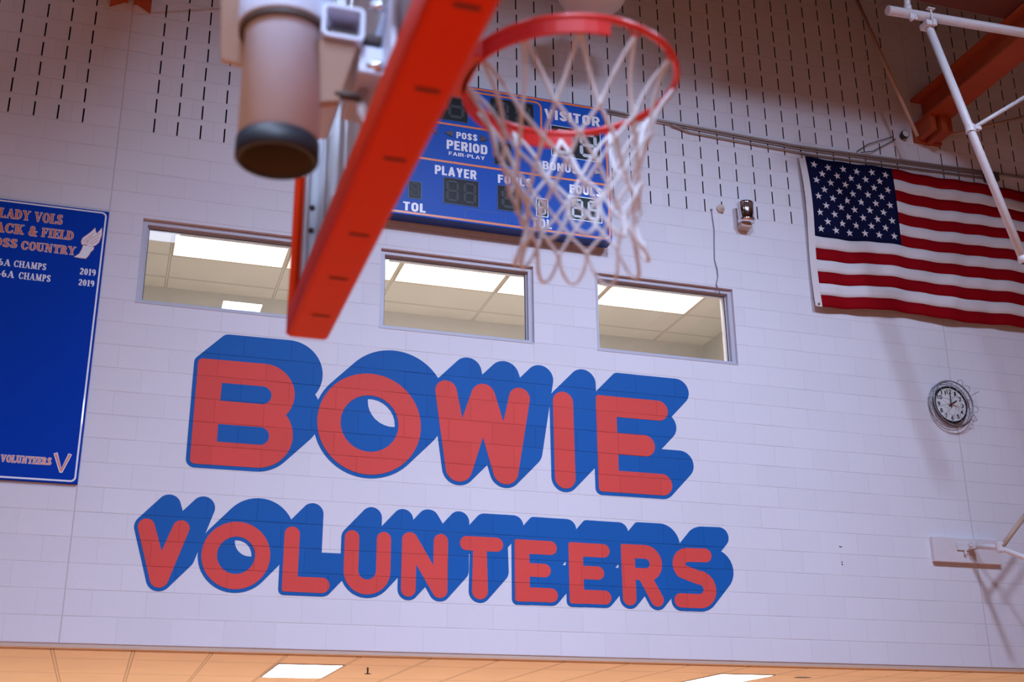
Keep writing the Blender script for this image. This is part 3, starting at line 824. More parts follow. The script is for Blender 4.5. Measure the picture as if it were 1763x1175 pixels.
for x0, x1, z0, z1 in ((5.078, 5.472, 6.672, 6.785), (4.061, 4.461, 6.664, 6.772)):
    bm = B(); e = .0035
    for q in ((x0, x1, z1 - e, z1), (x0, x1, z0, z0 + e), (x0, x0 + e, z0, z1), (x1 - e, x1, z0, z1)):
        quad(bm, (q[0], ly, q[2]), (q[1], ly, q[2]), (q[1], ly, q[3]), (q[0], ly, q[3]))
    obj('access_panel', bm, SCORS, sb)
for x in (4.70, 5.22):
    bm = B(); tube(bm, [(x + math.cos(R(a)) * .025, -.10, 8.118 + math.sin(R(a)) * .025) for a in range(0, 360, 30)], .004, 6, closed=True); obj('lifting_eye', bm, DARKM, sb)

# ------------------------------------------------------------------ flag
def flag():
    FW, FH = 3.27, 1.738
    x0, zt = 7.795, 7.998
    root = thing('american_flag', (x0, -.06, zt), 'large American flag hung flat on the wall at the right', 'flag')
    def pos(u, v, dy=0):
        # u 0..1 along the fly, v 0..1 down
        x = x0 + .075 + u * FW + .012 * v + .028 * math.sin(v * 5) * (1 - u) * .4
        sag = .040 * math.exp(-u * 2.6) * v - .012 * math.sin(u * 9) * v + .01 * math.sin(u * 16)
        z = zt + .012 + .012 * u - v * (FH - .02 + .03 * u) - sag * .9 + .03 * math.sin(u * PI) * v
        y = -.050 - .010 * math.sin(u * 24 + v * 3) * (.4 + v) - .008 * math.sin(u * 57 + v * 6) - .022 * v - .012 * math.sin(v * 7 + u * 5)
        return Vector((x, y + dy, z))
    def patch(name, u0, u1, v0, v1, m, nu, nv, label=None):
        bm = B()
        g = [[bm.verts.new(pos(u0 + (u1 - u0) * i / nu, v0 + (v1 - v0) * j / nv)) for i in range(nu + 1)] for j in range(nv + 1)]
        for j in range(nv):
            for i in range(nu):
                f = bm.faces.new((g[j][i], g[j + 1][i], g[j + 1][i + 1], g[j][i + 1])); f.smooth = True
        o = obj(name, bm, m, root)
        sm = o.modifiers.new('thick', 'SOLIDIFY'); sm.thickness = 0.002
        if label: o['label'] = label
        return o
    cu = .328
    for k in range(13):
        v0, v1 = k / 13, (k + 1) / 13
        patch('stripe', cu if k < 7 else 0.0, 1.0, v0, v1, FLAGR if k % 2 == 0 else FLAGW, 60 if k < 7 else 90, 3, 'red stripe' if k % 2 == 0 else 'white stripe')
    can = patch('canton', 0, cu, 0, 7 / 13, FLAGB, 30, 14, 'navy blue field')
    for r in range(9):
        n = 6 if r % 2 == 0 else 5
        for c in range(n):
            u = cu * ((2 * c + 1 + (r % 2)) / 12.0); v = 7 / 13 * (r + 1) / 10.0
            ctr = pos(u, v, -.004); bm = B(); vs = []
            rot = random.uniform(-.25, .25)
            for k in range(10):
                a = PI / 2 + k * PI / 5 + rot; rr = .046 if k % 2 == 0 else .018
                vs.append(bm.verts.new(ctr + Vector((math.cos(a) * rr, 0, math.sin(a) * rr))))
            c0 = bm.verts.new(ctr + Vector((0, -.001, 0)))
            for k in range(10): bm.faces.new((c0, vs[k], vs[(k + 1) % 10]))
            o = obj('star', bm, FLAGW, can); o['label'] = 'white star'
    bm = B(); nv = 24
    A = []
    for j in range(nv + 1):
        p = pos(0, j / nv); A.append((bm.verts.new(p + Vector((-.072, .004, .004))), bm.verts.new(p + Vector((.004, -.001, 0)))))
    for j in range(nv): bm.faces.new((A[j][0], A[j + 1][0], A[j + 1][1], A[j][1]))
    o = obj('header_strip', bm, FLAGW, root); o.modifiers.new('thick', 'SOLIDIFY').thickness = .004
    o['label'] = 'white hoist strip'
    for v in (.012, .985):
        p = pos(0, v) + Vector((-.036, -.004, 0)); bm = B()
        lathe(bm, p, [(.006, -.003), (.012, -.004), (.014, 0)], 12, 'y'); g = obj('grommet', bm, mat('brass', (.6, .42, .15), .3, metal=1), root)
flag()

# ------------------------------------------------------------------ clock
ck = thing('wall_clock', (9.295, 0, 5.34), 'round white wall clock behind a bent wire guard, under the flag', 'clock')
cc = (9.295, 0, 5.345)
bm = B(); lathe(bm, cc, [(.001, -.001), (.192, -.001), (.200, -.02), (.200, -.05), (.190, -.058), (.178, -.050)], 56, 'y'); obj('case', bm, BLK, ck)
bm = B(); lathe(bm, cc, [(.180, -.046), (.001, -.046)], 56, 'y'); obj('dial', bm, FACEW, ck)
for h in range(1, 13):
    a = PI / 2 - h * PI / 6; tx, tz = cc[0] + math.cos(a) * .142, cc[2] + math.sin(a) * .142
    wdt = .016 if h not in (1, 10, 11, 12) else (.010 if h == 1 else .028)
    obj('numeral', fit_text(str(h), tx - wdt, tx + wdt, tz - .023, tz + .023, -.0475, .025), BLK, ck)
def hand(a, l, wd, m, y, tail=.03):
    a = PI / 2 - R(a); c, s = math.cos(a), math.sin(a)
    bm = B(); flat(bm, bar(cc[0] - c * tail, cc[2] - s * tail, cc[0] + c * l, cc[2] + s * l, wd, wd * .7), y, .001); return obj('hand', bm, m, ck)
hand(58, .092, .015, BLK, -.050); hand(2, .140, .012, BLK, -.0515); hand(100, .075, .006, REDH, -.053)
bm = B()
gd = thing('wire_guard', (9.295, 0, 5.1), 'bent wire guard cage around the wall clock', 'clock guard')
bm = B()
for rr, yy, rd in ((.248, -.075, .007), (.236, -.095, .006), (.246, -.02, .004)):
    tube(bm, [(cc[0] + math.cos(R(a)) * rr, yy, cc[2] + math.sin(R(a)) * rr) for a in range(0, 360, 8)], rd, 8, closed=True)
obj('guard_ring', bm, WIREM, gd)
for k in range(12):
    a = R(15 + k * 30); rr = .248; bm = B()
    pr = [(cc[0] + math.cos(a) * rr, -.001, cc[2] + math.sin(a) * rr), (cc[0] + math.cos(a) * rr, -.085, cc[2] + math.sin(a) * rr), (cc[0] + math.cos(a) * .17, -.125, cc[2] + math.sin(a) * .17), (cc[0] + math.cos(a) * .055, -.140, cc[2] + math.sin(a) * .055)]
    tube(bm, pr, .0022, 6); obj('guard_wire', bm, WIREM, gd)
bm = B(); tube(bm, [(cc[0] + math.cos(R(a)) * .055, -.140, cc[2] + math.sin(R(a)) * .055) for a in range(0, 360, 20)], .0025, 6, closed=True); obj('guard_wire', bm, WIREM, gd)
for a, w1 in ((62, .035), (42, .04), (-8, .04), (-32, .035)):
    bm = B(); t = R(a); ux, uz = math.cos(t), math.sin(t)
    p = lambda rr, s: (cc[0] + ux * rr - uz * s, -.085, cc[2] + uz * rr + ux * s)
    tube(bm, [p(.235, -w1), p(.285, -w1 * .8), p(.305, 0), p(.285, w1 * .8), p(.235, w1)], .003, 6); obj('guard_wire', bm, WIREM, gd)
bm = B(); tube(bm, [(cc[0] + .2, -.09, cc[2] + .09), (cc[0] + .33, -.10, cc[2] + .155)], .003, 6); obj('guard_wire', bm, WIREM, gd)

# ------------------------------------------------------------------ small wall things
st = thing('strobe_alarm', (7.075, 0, 7.08), 'chrome cylindrical alarm light on a small box, between scoreboard and flag', 'alarm light')
bm = B(); box(bm, 7.012, 7.128, -.105, -.001, 7.035, 7.086, .005); obj('base_box', bm, mat('alarm_box', (.55, .42, .36), .5), st)
bm = B(); lathe(bm, (7.072, -.10, 7.085), [(.001, 0), (.082, 0), (.088, .015), (.088, .03), (.084, .035), (.084, .185), (.088, .19), (.088, .215), (.080, .22), (.001, .22)], 36); obj('housing', bm, CHROME, st)
bm = B(); lathe(bm, (6.835, -.001, 7.253), [(.044, 0), (.044, -.02), (.034, -.03), (.026, -.032), (.024, -.05), (.001, -.055)], 24, 'y')
tag(obj('wall_sensor', bm, BEIGE), 'small round white sensor on the wall left of the chrome alarm', 'sensor')
bm = B(); tube(bm, [(6.732, -.006, 7.225), (6.738, -.008, 7.12), (6.745, -.012, 7.0), (6.735, -.008, 6.85), (6.725, -.008, 6.66), (6.745, -.012, 6.56), (6.748, -.010, 6.48), (6.722, -.010, 6.39), (6.745, -.008, 6.34), (6.775, .02, 6.29)], .0055, 6)
lathe(bm, (6.732, -.001, 7.225), [(.014, 0), (.012, -.012), (.001, -.014)], 10, 'y')
tag(obj('hanging_wire', bm, mat('grey_wire', (.26, .23, .27), .6)), 'thin wire hanging down the wall to the rightmost window', 'wire')
for i, (x, z) in enumerate(((7.837, 3.810), (7.852, 3.808), (7.842, 3.662), (7.843, 3.640))):
    bm = B(); lathe(bm, (x, -.0002, z), [(.0065, 0), (.006, -.003), (.001, -.004)], 10, 'y')  # black dots: the dark of bolt holes put into colour
    tag(obj('wall_anchor', bm, BLK), ['leftmost of the upper pair of small dark wall bolts right of the mural', 'right one of the upper pair of small dark wall bolts', 'upper one of the lower pair of small dark wall bolts', 'lowest small dark wall bolt right of the mural'][i], 'bolt', 'bolts right of the mural')
# conduits
for pts, r, lab in (([(5.55, -.016, 8.20), (6.09, -.016, 8.178), (7.86, -.016, 8.142), (10.9, -.016, 8.225)], .014, 'topmost grey conduit running along the wall from the scoreboard to the right'),
                    ([(5.55, -.012, 8.168), (6.3, -.012, 8.149), (7.86, -.012, 8.110), (10.19, -.012, 8.170)], .009, 'thin middle grey conduit running between two others above the flag'),
                    ([(6.33, -.034, 8.140), (6.39, -.030, 8.130), (6.45, -.018, 8.11), (6.55, -.015, 8.092), (8.0, -.015, 8.060), (10.19, -.015, 8.125)], .013, 'lowest grey conduit with an offset bend running just above the flag')):
    bm = B(); tube(bm, pts, r, 10); tag(obj('conduit', bm, CONDM), lab, 'conduit', 'conduits above the flag')
bm = B(); box(bm, 10.2, 10.36, -.09, -.001, 8.08, 8.185, .008)
tag(obj('junction_box', bm, DARKM), 'small dark junction box at the end of the conduits above the flag', 'electrical box')
# pendant dome
dm = thing('dome_lamp', (5.09, -1.0, 8.64), 'round beige dome lamp cut by the top edge above the hoop', 'lamp')
bm = B(); lathe(bm, (5.092, -1.0, 8.635), [(.001, 0), (.12, .012), (.22, .045), (.30, .10), (.335, .17), (.34, .26), (.30, .34), (.10, .42), (.06, .46), (.001, .47)], 48); obj('shade', bm, BEIGE, dm)  # white dome; warm light from below is put into the beige
bm = B(); tube(bm, [(5.092, -1.0, 9.08), (5.092, -1.0, 10.6)], .018, 10); obj('stem', bm, WHITEP, dm)

# ------------------------------------------------------------------ roof steel
def ibeam_y(bm, xc, y0, y1, zb, zt, fw_, tf=.03, tw=.02):
    box(bm, xc - fw_ / 2, xc + fw_ / 2, y0, y1, zb, zb + tf); box(bm, xc - fw_ / 2, xc + fw_ / 2, y0, y1, zt - tf, zt)
    box(bm, xc - tw / 2, xc + tw / 2, y0, y1, zb + tf, zt - tf)
bw = thing('roof_beam', (9.5, 0, 8.64), 'orange steel roof beam leaving the wall above the flag', 'beam')
bm = B(); ibeam_y(bm, 9.50, -20, -.02, 8.645, 8.985, .30); obj('beam', bm, STEEL, bw)
bm = B(); box(bm, 9.36, 9.43, -.30, -.002, 8.46, 8.643, .004); box(bm, 9.47, 9.54, -.34, -.002, 8.43, 8.643, .004); box(bm, 9.57, 9.64, -.30, -.002, 8.46, 8.643, .004); box(bm, 9.33, 9.67, -.05, -.001, 8.44, 8.643); obj('wall_seat', bm, STEEL, bw)
bw2 = thing('roof_beam', (.92, 0, 8.44), 'orange steel beam seat at the top left corner of the wall', 'beam')
bm = B(); ibeam_y(bm, .90, -20, -.02, 8.80, 9.14, .30); obj('beam', bm, STEEL, bw2)
bm = B()
for s, t in ((-1, .0), (1, .0)):
    x = .90 + s * .03
    for (xa, xb) in ((x, x + s * .15),):
        f1 = [(xa, -.005, 8.52), (xb, -.005, 8.43), (xb, -.005, 8.80), (xa, -.005, 8.80)]; f2 = [(a, -.16, c + .03) for a, b_, c in f1]
        va = [bm.verts.new(p) for p in f1]; vb_ = [bm.verts.new(p) for p in f2]
        bm.faces.new(va); bm.faces.new(vb_[::-1])
        for i in range(4): bm.faces.new((va[i], vb_[i], vb_[(i + 1) % 4], va[(i + 1) % 4]))
box(bm, .83, .875, -.30, -.006, 8.50, 8.80); box(bm, .925, .97, -.30, -.006, 8.50, 8.80); box(bm, .70, 1.09, -.02, -.004, 8.62, 8.80)
obj('wall_seat', bm, STEEL, bw2, auto=True)
pr = thing('roof_purlin', (8.2, -1.8, 9.0), 'dark red-brown roof joist across the top right corner', 'beam')
bm = B(); box(bm, 6.4, 13.4, -1.92, -1.62, 9.002, 9.03); box(bm, 6.4, 13.4, -1.78, -1.76, 9.03, 9.85); box(bm, 6.4, 13.4, -1.92, -1.62, 9.85, 9.88)
obj('beam', bm, mat('brown_steel', (.16, .035, .018), .6), pr)
# tan rods near the beam
bm = B(); tube(bm, [(8.526, -.40, 9.90), (9.075, -.40, 8.262)], .020, 10)
tag(obj('brace_rod', bm, TANROD), 'slanting tan rod running down from the top edge to the right beam seat', 'rod')
bm = B(); tube(bm, [(9.62, -.12, 8.50), (10.9, -.30, 8.93)], .016, 8)
tag(obj('brace_rod', bm, TANROD), 'thin tan rod running right from the beam seat behind the white pipes', 'rod')
bm = B(); tube(bm, [(.98, -.25, 8.47), (1.75, -.25, 8.70)], .012, 8)
tag(obj('brace_rod', bm, TANROD), 'thin tan rod rising right from the top left beam seat', 'rod')
bm = B(); tube(bm, [(3.02, -.010, 8.36), (3.35, -.010, 8.50), (3.75, -.010, 8.72), (4.2, -.010, 8.88)], .009, 8)
tag(obj('sagging_cable', bm, TANROD), 'thin tan cable on the wall seen through the backboard glass', 'cable')
bm = B(); tube(bm, [(9.05, -.03, 8.46), (8.7, -.03, 8.30), (8.55, -.03, 8.19)], .005, 6); tube(bm, [(9.08, -.03, 8.43), (8.75, -.03, 8.22), (8.6, -.03, 8.185)], .005, 6)
tag(obj('electrical_cable', bm, BLK), 'thin dark cables from the beam seat down to the conduits', 'cable')
gg = thing('dial_gauge', (9.19, 0, 8.49), 'small round dial gauge beside the right beam seat', 'gauge')
bm = B(); lathe(bm, (9.19, -.06, 8.497), [(.001, .058), (.038, .058), (.048, .02), (.048, -.01), (.042, -.014)], 24, 'y'); obj('case', bm, BLK, gg)
bm = B(); lathe(bm, (9.19, -.06, 8.497), [(.042, -.010), (.001, -.010)], 24, 'y'); obj('dial', bm, FACEW, gg)

# ------------------------------------------------------------------ white pipe frame (right)
pf = thing('hoop_pipe_frame', (8.1, -2.0, 8.4), 'white pipe frame of another hoop hanging at the top right', 'pipe frame')
def pipe(par, pts, r, name='pipe', m=WHITEP, n=16):
    bm = B(); tube(bm, pts, r, n); return obj(name, bm, m, par)
pipe(pf, [(7.66, -2.0, 8.487), (13.9, -2.0, 8.740)], .0455)
pipe(pf, [(8.09, -2.0, 8.425), (8.743, -2.0, 6.045)], .038)
pipe(pf, [(8.40, -2.0, 7.335), (9.3, -2.0, 7.95)], .020)
pipe(pf, [(7.885, -2.0, 8.50), (7.90, -2.0, 8.72)], .030)
bm = B()
for x, z in ((8.09, 8.47),):
    box(bm, x - .05, x + .05, -2.06, -1.94, z - .095, z - .04, .006); box(bm, x + .005, x + .05, -2.075, -2.055, z - .10, z - .03, .004)
    tube(bm, [(x + .02, -2.05, z - .06), (x + .02, -2.05, z + .10)], .010, 8); box(bm, x - .02, x + .06, -2.07, -2.03, z + .085, z + .10, .004)
obj('pipe_clamp', bm, WHITEP, pf)
bm = B(); box(bm, 7.86, 7.94, -2.065, -2.045, 8.40, 8.46, .006); obj('clamp_plate', bm, WHITEP, pf)
bm = B(); tube(bm, [(7.86, -2.06, 8.38), (7.93, -2.06, 8.45)], .018, 8); obj('bolt', bm, WHITEP, pf)
bm = B(); lathe(bm, (7.89, -2.0, 8.55), [(.03, -.03), (.038, -.03), (.038, .03), (.03, .03)], 16); obj('pipe_clamp', bm, WHITEP, pf)
bm = B(); lathe(bm, (8.392, -2.0, 7.335), [(.038, -.035), (.047, -.035), (.047, .035), (.038, .035)], 20); box(bm, 8.42, 8.50, -2.025, -1.975, 7.335, 7.375, .006); obj('pipe_clamp', bm, WHITEP, pf)
bm = B(); lathe(bm, (8.735, -2.0, 6.02), [(.02, 0), (.045, .02), (.045, .06), (.038, .07)], 16); obj('pipe_clamp', bm, WHITEP, pf)

# wall board with strut, lower right
bm = B(); box(bm, 8.855, 9.640, -.050, -.001, 3.712, 3.955, .004)
tag(obj('mounting_board', bm, mat('board_paint', (.72, .66, .69), .5)), 'flat painted backing board bolted to the wall at lower right', 'board')
sp = thing('hoop_strut', (9.2, -.05, 3.86), 'white pipe strut bracketed to the backing board at lower right', 'strut')
bm = B(); box(bm, 9.12, 9.30, -.064, -.051, 3.83, 3.905, .003); box(bm, 9.24, 9.262, -.16, -.064, 3.835, 3.895, .002); box(bm, 9.29, 9.31, -.16, -.064, 3.835, 3.895, .002); tube(bm, [(9.215, -.13, 3.865), (9.32, -.13, 3.865)], .012, 8); tube(bm, [(9.20, -.075, 3.79), (9.20, -.075, 3.835)], .012, 8)
obj('bracket', bm, WHITEP, sp)
pipe(sp, [(9.270, -.10, 3.872), (9.334, -.40, 3.80), (9.42, -.80, 3.585)], .026)
pipe(sp, [(9.335, -.44, 3.80), (9.72, -.44, 4.18)], .024, m=TANROD)
bm = B(); lathe(bm, (9.335, -.42, 3.80), [(.03, -.04), (.038, -.03), (.038, .04), (.03, .05)], 16); box(bm, 9.30, 9.37, -.47, -.40, 3.75, 3.77, .004); obj('pipe_clamp', bm, WHITEP, sp)

# ------------------------------------------------------------------ the hoop in front
BY = -7.945              # middle of the board across
hp = thing('basketball_hoop', (1.49, -7.866, 2.80), 'glass basketball backboard with orange pad, red rim and white net, in the foreground', 'basketball hoop')
GX = 1.718
Y0, Y1 = BY - .890, BY + .890
ZG0, ZG1 = 2.735, 3.955
bm = B(); box(bm, GX - .006, GX + .006, Y0 + .01, Y1 - .01, ZG0 + .015, ZG1 - .01); gl = obj('glass_panel', bm, BGLASS, hp)
bm = B()
for ya, yb in ((Y0, Y0 + .012), (Y1 - .012, Y1)): box(bm, GX - .060, GX + .012, ya, yb, ZG0, ZG1, .002)
for ya, yb in ((Y0, Y0 + .045), (Y1 - .045, Y1)): box(bm, GX - .060, GX - .052, ya, yb, ZG0, ZG1, .001); box(bm, GX - .020, GX - .008, ya, yb, ZG0, ZG1, .001)
for za, zb in ((ZG0, ZG0 + .012), (ZG1 - .012, ZG1)): box(bm, GX - .060, GX + .012, Y0 + .013, Y1 - .013, za, zb, .002)
fr = obj('frame', bm, ALU, hp); fr['label'] = 'aluminium edge frame'
for z in (2.93, 3.03, 3.10):
    bm = B(); lathe(bm, (GX - .036, Y1 - .012, z), [(.008, 0), (.007, -.006), (.001, -.007)], 10, 'y'); obj('bolt', bm, DARKM, fr)
# orange edge pad: bottom run and two side runs
PX0, PX1 = 1.632, 1.746
bm = B(); box(bm, PX0, PX1, Y0 - .030, Y1 + .012, 2.716, 2.760, .016, 4)
box(bm, PX0, PX0 + .018, Y0 - .030, Y1 + .012, 2.735, 2.800, .006, 2); box(bm, PX1 - .018, PX1, Y0 - .030, Y1 + .012, 2.735, 2.800, .006, 2)
for a, b in ((Y0 - .030, Y0 - .002), (Y1 + .002, Y1 + .014)):
    box(bm, PX0, PX1, a, b, 2.725, 3.20, .005, 3)
for a, b in ((Y0 - .02, Y0 + .03), (Y1 - .012, Y1 + .012)):
    box(bm, PX0, PX0 + .018, a, b, 2.74, 3.20, .006, 3); box(bm, PX1 - .018, PX1, a, b, 2.74, 3.20, .006, 3)
pad = obj('edge_pad', bm, ORANGE, hp, smooth=False); pad['label'] = 'orange protective pad'
for y in (-8.84, -8.595, -8.342, -8.083, -7.729, -7.479, -7.231):
    bm = B(); 
    pts = [(1.695 + sx * .017 + math.cos(t) * .0065, y + math.sin(t) * .0065) for sx, t0 in ((1, -PI / 2), (-1, PI / 2)) for t in [t0 + PI * k / 8 for k in range(9)]]
    a_ = [bm.verts.new((x, yy, 2.7152)) for x, yy in pts]; b_ = [bm.verts.new((x, yy, 2.7175)) for x, yy in pts]
    bm.faces.new(a_[::-1])
    for i in range(len(pts)): bm.faces.new((a_[i], a_[(i + 1) % len(pts)], b_[(i + 1) % len(pts)], b_[i]))
    obj('pad_slot', bm, HOLE, pad)
# rim
RC = Vector((2.1135, -7.956, 3.05)); RR = .2366
bm = B(); tube(bm, [(RC.x + math.cos(R(a)) * RR, RC.y + math.sin(R(a)) * RR, RC.z) for a in range(0, 360, 5)], .0085, 12, closed=True)
rim = obj('rim', bm, REDRIM, hp)
bm = B()
def band(a0, a1, r, z0, z1, th, n=30):
    for k in range(n):
        t0, t1 = R(a0 + (a1 - a0) * k / n), R(a0 + (a1 - a0) * (k + 1) / n)
        c = lambda t, rr, z: (RC.x + math.cos(t) * rr, RC.y + math.sin(t) * rr, z)
        quad(bm, c(t0, r, z0), c(t1, r, z0), c(t1, r, z1), c(t0, r, z1)); quad(bm, c(t1, r - th, z0), c(t0, r - th, z0), c(t0, r - th, z1), c(t1, r - th, z1))
        quad(bm, c(t0, r - th, z0), c(t1, r - th, z0), c(t1, r, z0), c(t0, r, z0)); quad(bm, c(t0, r, z1), c(t1, r, z1), c(t1, r - th, z1), c(t0, r - th, z1))
        if k in (0, n - 1):
            t = t0 if k == 0 else t1; quad(bm, c(t, r - th, z0), c(t, r, z0), c(t, r, z1), c(t, r - th, z1))
band(68, 270, RR + .004, 3.012, 3.047, .008)
obj('rim_brace', bm, mat('red_brace_paint', (0.66, 0.016, 0.012), 0.5, spec=0.3), rim)
bm = B(); box(bm, GX + .013, GX + .026, RC.y - .11, RC.y + .11, 2.98, 3.12, .003); box(bm, GX + .026, RC.x - RR + .012, RC.y - .085, RC.y + .085, 3.012, 3.048, .004)
box(bm, GX + .026, RC.x - RR - .02, RC.y - .095, RC.y - .085, 2.985, 3.045, .002); box(bm, GX + .026, RC.x - RR - .02, RC.y + .085, RC.y + .095, 2.985, 3.045, .002)
obj('rim_mount', bm, REDRIM, rim)
bm = B()
for k in range(12):
    a = R(15 + k * 30); p = lambda rr, z, da=0: (RC.x + math.cos(a + da) * rr, RC.y + math.sin(a + da) * rr, RC.z + z)
    tube(bm, [p(RR - .002, -.007, -.06), p(RR - .003, -.016, -.04), p(RR - .003, -.022, 0), p(RR - .003, -.016, .04), p(RR - .002, -.007, .06)], .0028, 6)
obj('net_hooks', bm, REDRIM, rim)
# net
prof = [(0.0, .232), (.06, .200), (.135, .168), (.195, .150), (.250, .136), (.303, .126), (.352, .120)]
def prad(d):
    for (d0, r0), (d1, r1) in zip(prof, prof[1:]):
        if d <= d1: return r0 + (r1 - r0) * (d - d0) / (d1 - d0)
    return prof[-1][1]
rows = [0.0, .140, .197, .250, .302, .350]
rn = random.Random(3)
knot = {}
def nodep(row, ang):
    key = (row, round(ang % 360, 1))
    if key not in knot:
        j = 0 if row == 0 else .006
        a = R(ang); d = rows[row]; rr = prad(d) + rn.uniform(-j, j)
        sx = .012 * (d / .35) ** 2
        knot[key] = Vector((RC.x + sx + math.cos(a) * rr + rn.uniform(-j, j), RC.y + math.sin(a) * rr + rn.uniform(-j, j), RC.z - .020 - d + rn.uniform(-j, j)))
    return knot[key]
bm = B(); CR = .0040
def sagline(a, b, s, n=4, twist=None):
    o = []
    for k in range(n + 1):
        t = k / n; p = a.lerp(b, t); c = Vector((RC.x, RC.y, p.z)); d = (p - c)
        bow = math.sin(PI * t) * s
        o.append(p - d.normalized() * bow)
    return o
for k in range(12):
    for s in (-1, 1):
        ang = 15 + k * 30.0
        for r in range(5):
            a = nodep(r, ang); b = nodep(r + 1, ang + s * 15)
            tube(bm, sagline(a, b, .012 if r == 0 else .002, 6 if r == 0 else 3), CR if r else CR * 1.15, 7)
            ang += s * 15
for k in range(12):
    ang = k * 30.0
    a, b = nodep(5, ang), nodep(5, ang + 30)
    m = (a + b) / 2; out = Vector((m.x - RC.x, m.y - RC.y, 0)).normalized()
    drop = .062 + rn.uniform(-.012, .018); pts = []
    for q in range(11):
        t = q / 10; s = math.sin(PI * t)
        p = a.lerp(b, t); p = m + (p - m) * (1 + .25 * s)
        pts.append(p + Vector((0, 0, -drop * s ** .75)) + out * (.028 * s))
    tube(bm, pts, CR, 7)
for (row, ang), p in knot.items():
    if row: 
        r_ = bmesh.ops.create_icosphere(bm, subdivisions=1, radius=.0075, matrix=Matrix.Translation(p))
net = obj('net', bm, CORD, hp); net['label'] = 'white cord net'

# mast, clamps and arm behind the board
MX, MY = 1.492, -7.868
bm = B()
lathe(bm, (MX, MY, 0), [(.0755, 2.86), (.0755, 3.9), (.084, 3.9), (.084, 2.822), (.0755, 2.822), (.0755, 2.86)], 56)
mast = obj('mast', bm, MASTP, hp); mast['label'] = 'off-white vertical pipe mast'
bm = B(); lathe(bm, (MX, MY, 0), [(.080, 2.836), (.0862, 2.834), (.0862, 2.797), (.083, 2.793), (.0745, 2.793), (.0745, 2.83), (.0745, 3.6)], 56)
obj('mast_end_ring', bm, [BLACKR], mast)
bm = B(); lathe(bm, (MX, MY, 0), [(.0745, 2.80), (.0735, 2.80), (.0735, 3.4), (.001, 3.4)], 40); obj('mast_bore', bm, mat('rusty_bore', (.07, .04, .018), .8), mast)  # bore wall coloured dark brown, darker than the mast
bm = B(); lathe(bm, (MX, MY, 0), [(.0845, 3.105), (.099, 3.105), (.101, 3.11), (.101, 3.26), (.085, 3.262)], 56); obj('sleeve', bm, MASTP, mast)
bm = B(); lathe(bm, (MX, MY, 0), [(.0846, 3.094), (.097, 3.094), (.0975, 3.1045), (.0846, 3.1045)], 48)
box(bm, MX + .088, MX + .205, MY - .055, MY - .03, 3.086, 3.103, .003); obj('band_clamp', bm, DARKM, mast)
# square tube arm running along Y, open end to the court
bm = B()
def sqtube(x0, x1, z0, z1, y0, y1, t, r=.014, n=5):
    def loop(x0, x1, z0, z1, r, y):
        o = []
        for cx, cz, a in ((x1 - r, z1 - r, 0), (x0 + r, z1 - r, 90), (x0 + r, z0 + r, 180), (x1 - r, z0 + r, 270)):
            for k in range(n + 1): o.append(bm.verts.new((cx + math.cos(R(a + 90 * k / n)) * r, y, cz + math.sin(R(a + 90 * k / n)) * r)))
        return o
    A, Bq = loop(x0, x1, z0, z1, r, y0), loop(x0, x1, z0, z1, r, y1)
    C_, D_ = loop(x0 + t, x1 - t, z0 + t, z1 - t, r * .5, y0), loop(x0 + t, x1 - t, z0 + t, z1 - t, r * .5, y1)
    m = len(A)
    for i in range(m):
        j = (i + 1) % m
        for P_, Q_ in ((A, Bq), (D_, C_), (C_, A), (Bq, D_)):
            bm.faces.new((P_[i], P_[j], Q_[j], Q_[i]))
sqtube(1.558, 1.650, 3.060, 3.142, -7.955, -7.52, .009)
arm = obj('support_arm', bm, MASTP, hp, auto=True); arm['label'] = 'square steel tube arm with open end'
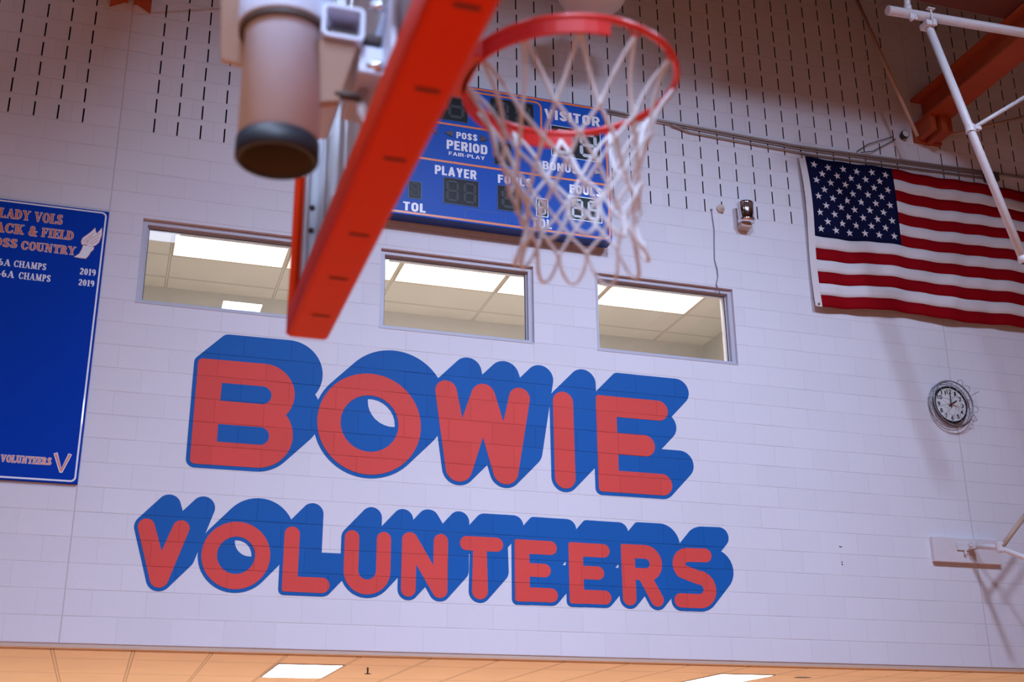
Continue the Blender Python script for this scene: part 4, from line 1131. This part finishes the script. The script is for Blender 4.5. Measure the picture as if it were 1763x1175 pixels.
# tapered gusset plate below the tube
bm = B()
g1 = [(1.556, 3.058), (1.640, 3.058), (1.612, 2.935), (1.572, 2.928)]
v1 = [bm.verts.new((x, -7.945 + (3.058 - z) * .35, z)) for x, z in g1]; v2 = [bm.verts.new((x, -7.935 + (3.058 - z) * .35 + .012, z)) for x, z in g1]
bm.faces.new(v1); bm.faces.new(v2[::-1])
for i in range(4): bm.faces.new((v1[i], v2[i], v2[(i + 1) % 4], v1[(i + 1) % 4]))
bmesh.ops.bevel(bm, geom=[e for e in bm.edges], offset=.004, segments=2, affect='EDGES')
obj('gusset_plate', bm, mat('tan_paint', (.50, .37, .29), .5), arm, auto=True)  # tan holds the warm floor bounce, put into the colour
bm = B(); box(bm, 1.645, 1.700, -7.93, -7.72, 3.000, 3.068, .006, 3); obj('arm_link', bm, MASTP, arm)
bm = B(); box(bm, 1.695, 1.707, -8.02, -7.70, 2.985, 3.165, .003); box(bm, 1.705, 1.711, -7.98, -7.72, 2.98, 3.17)
mp = obj('mount_plate', bm, MASTP, arm)
for z in (3.150, 3.000):
    bm = B(); tube(bm, [(1.655, -7.96, z), (1.70, -7.96, z)], .007, 8); tube(bm, [(1.672, -7.96, z), (1.688, -7.96, z)], .014, 6); obj('bolt', bm, CHROME, mp)
bm = B(); tube(bm, [(1.60, -7.90, 2.955), (1.655, -7.90, 2.955)], .010, 10); obj('bolt', bm, DARKM, arm)
bm = B(); tube(bm, [(1.668, -7.86, 3.00), (1.668, -7.86, 2.93), (1.690, -7.85, 2.895)], .012, 10); obj('support_rod', bm, WHITEP, arm)
# left-hand bracket plate on the sleeve, warm bounce put into its tan
bm = B()
g1 = [(1.340, 3.30), (1.445, 3.30), (1.430, 3.065), (1.368, 3.070)]
v1 = [bm.verts.new((x, -7.90 + (3.30 - z) * .5, z)) for x, z in g1]; v2 = [bm.verts.new((x, -7.885 + (3.30 - z) * .5, z)) for x, z in g1]
bm.faces.new(v1); bm.faces.new(v2[::-1])
for i in range(4): bm.faces.new((v1[i], v2[i], v2[(i + 1) % 4], v1[(i + 1) % 4]))
obj('gusset_plate', bm, MATS['tan_paint'], mast, auto=True)
# upright channel and white rear post behind the glass
bm = B(); box(bm, 1.640, 1.656, -7.50, -7.46, 3.16, 3.95, .002); obj('rear_upright', bm, ALU, hp)
bm = B(); box(bm, 1.676, 1.700, -8.10, -8.06, 3.12, 3.95, .004); obj('rear_upright', bm, ALU, hp)
bm = B(); box(bm, 1.640, 1.700, -8.10, -7.46, 3.905, 3.945, .004); obj('rear_crossbar', bm, ALU, hp)
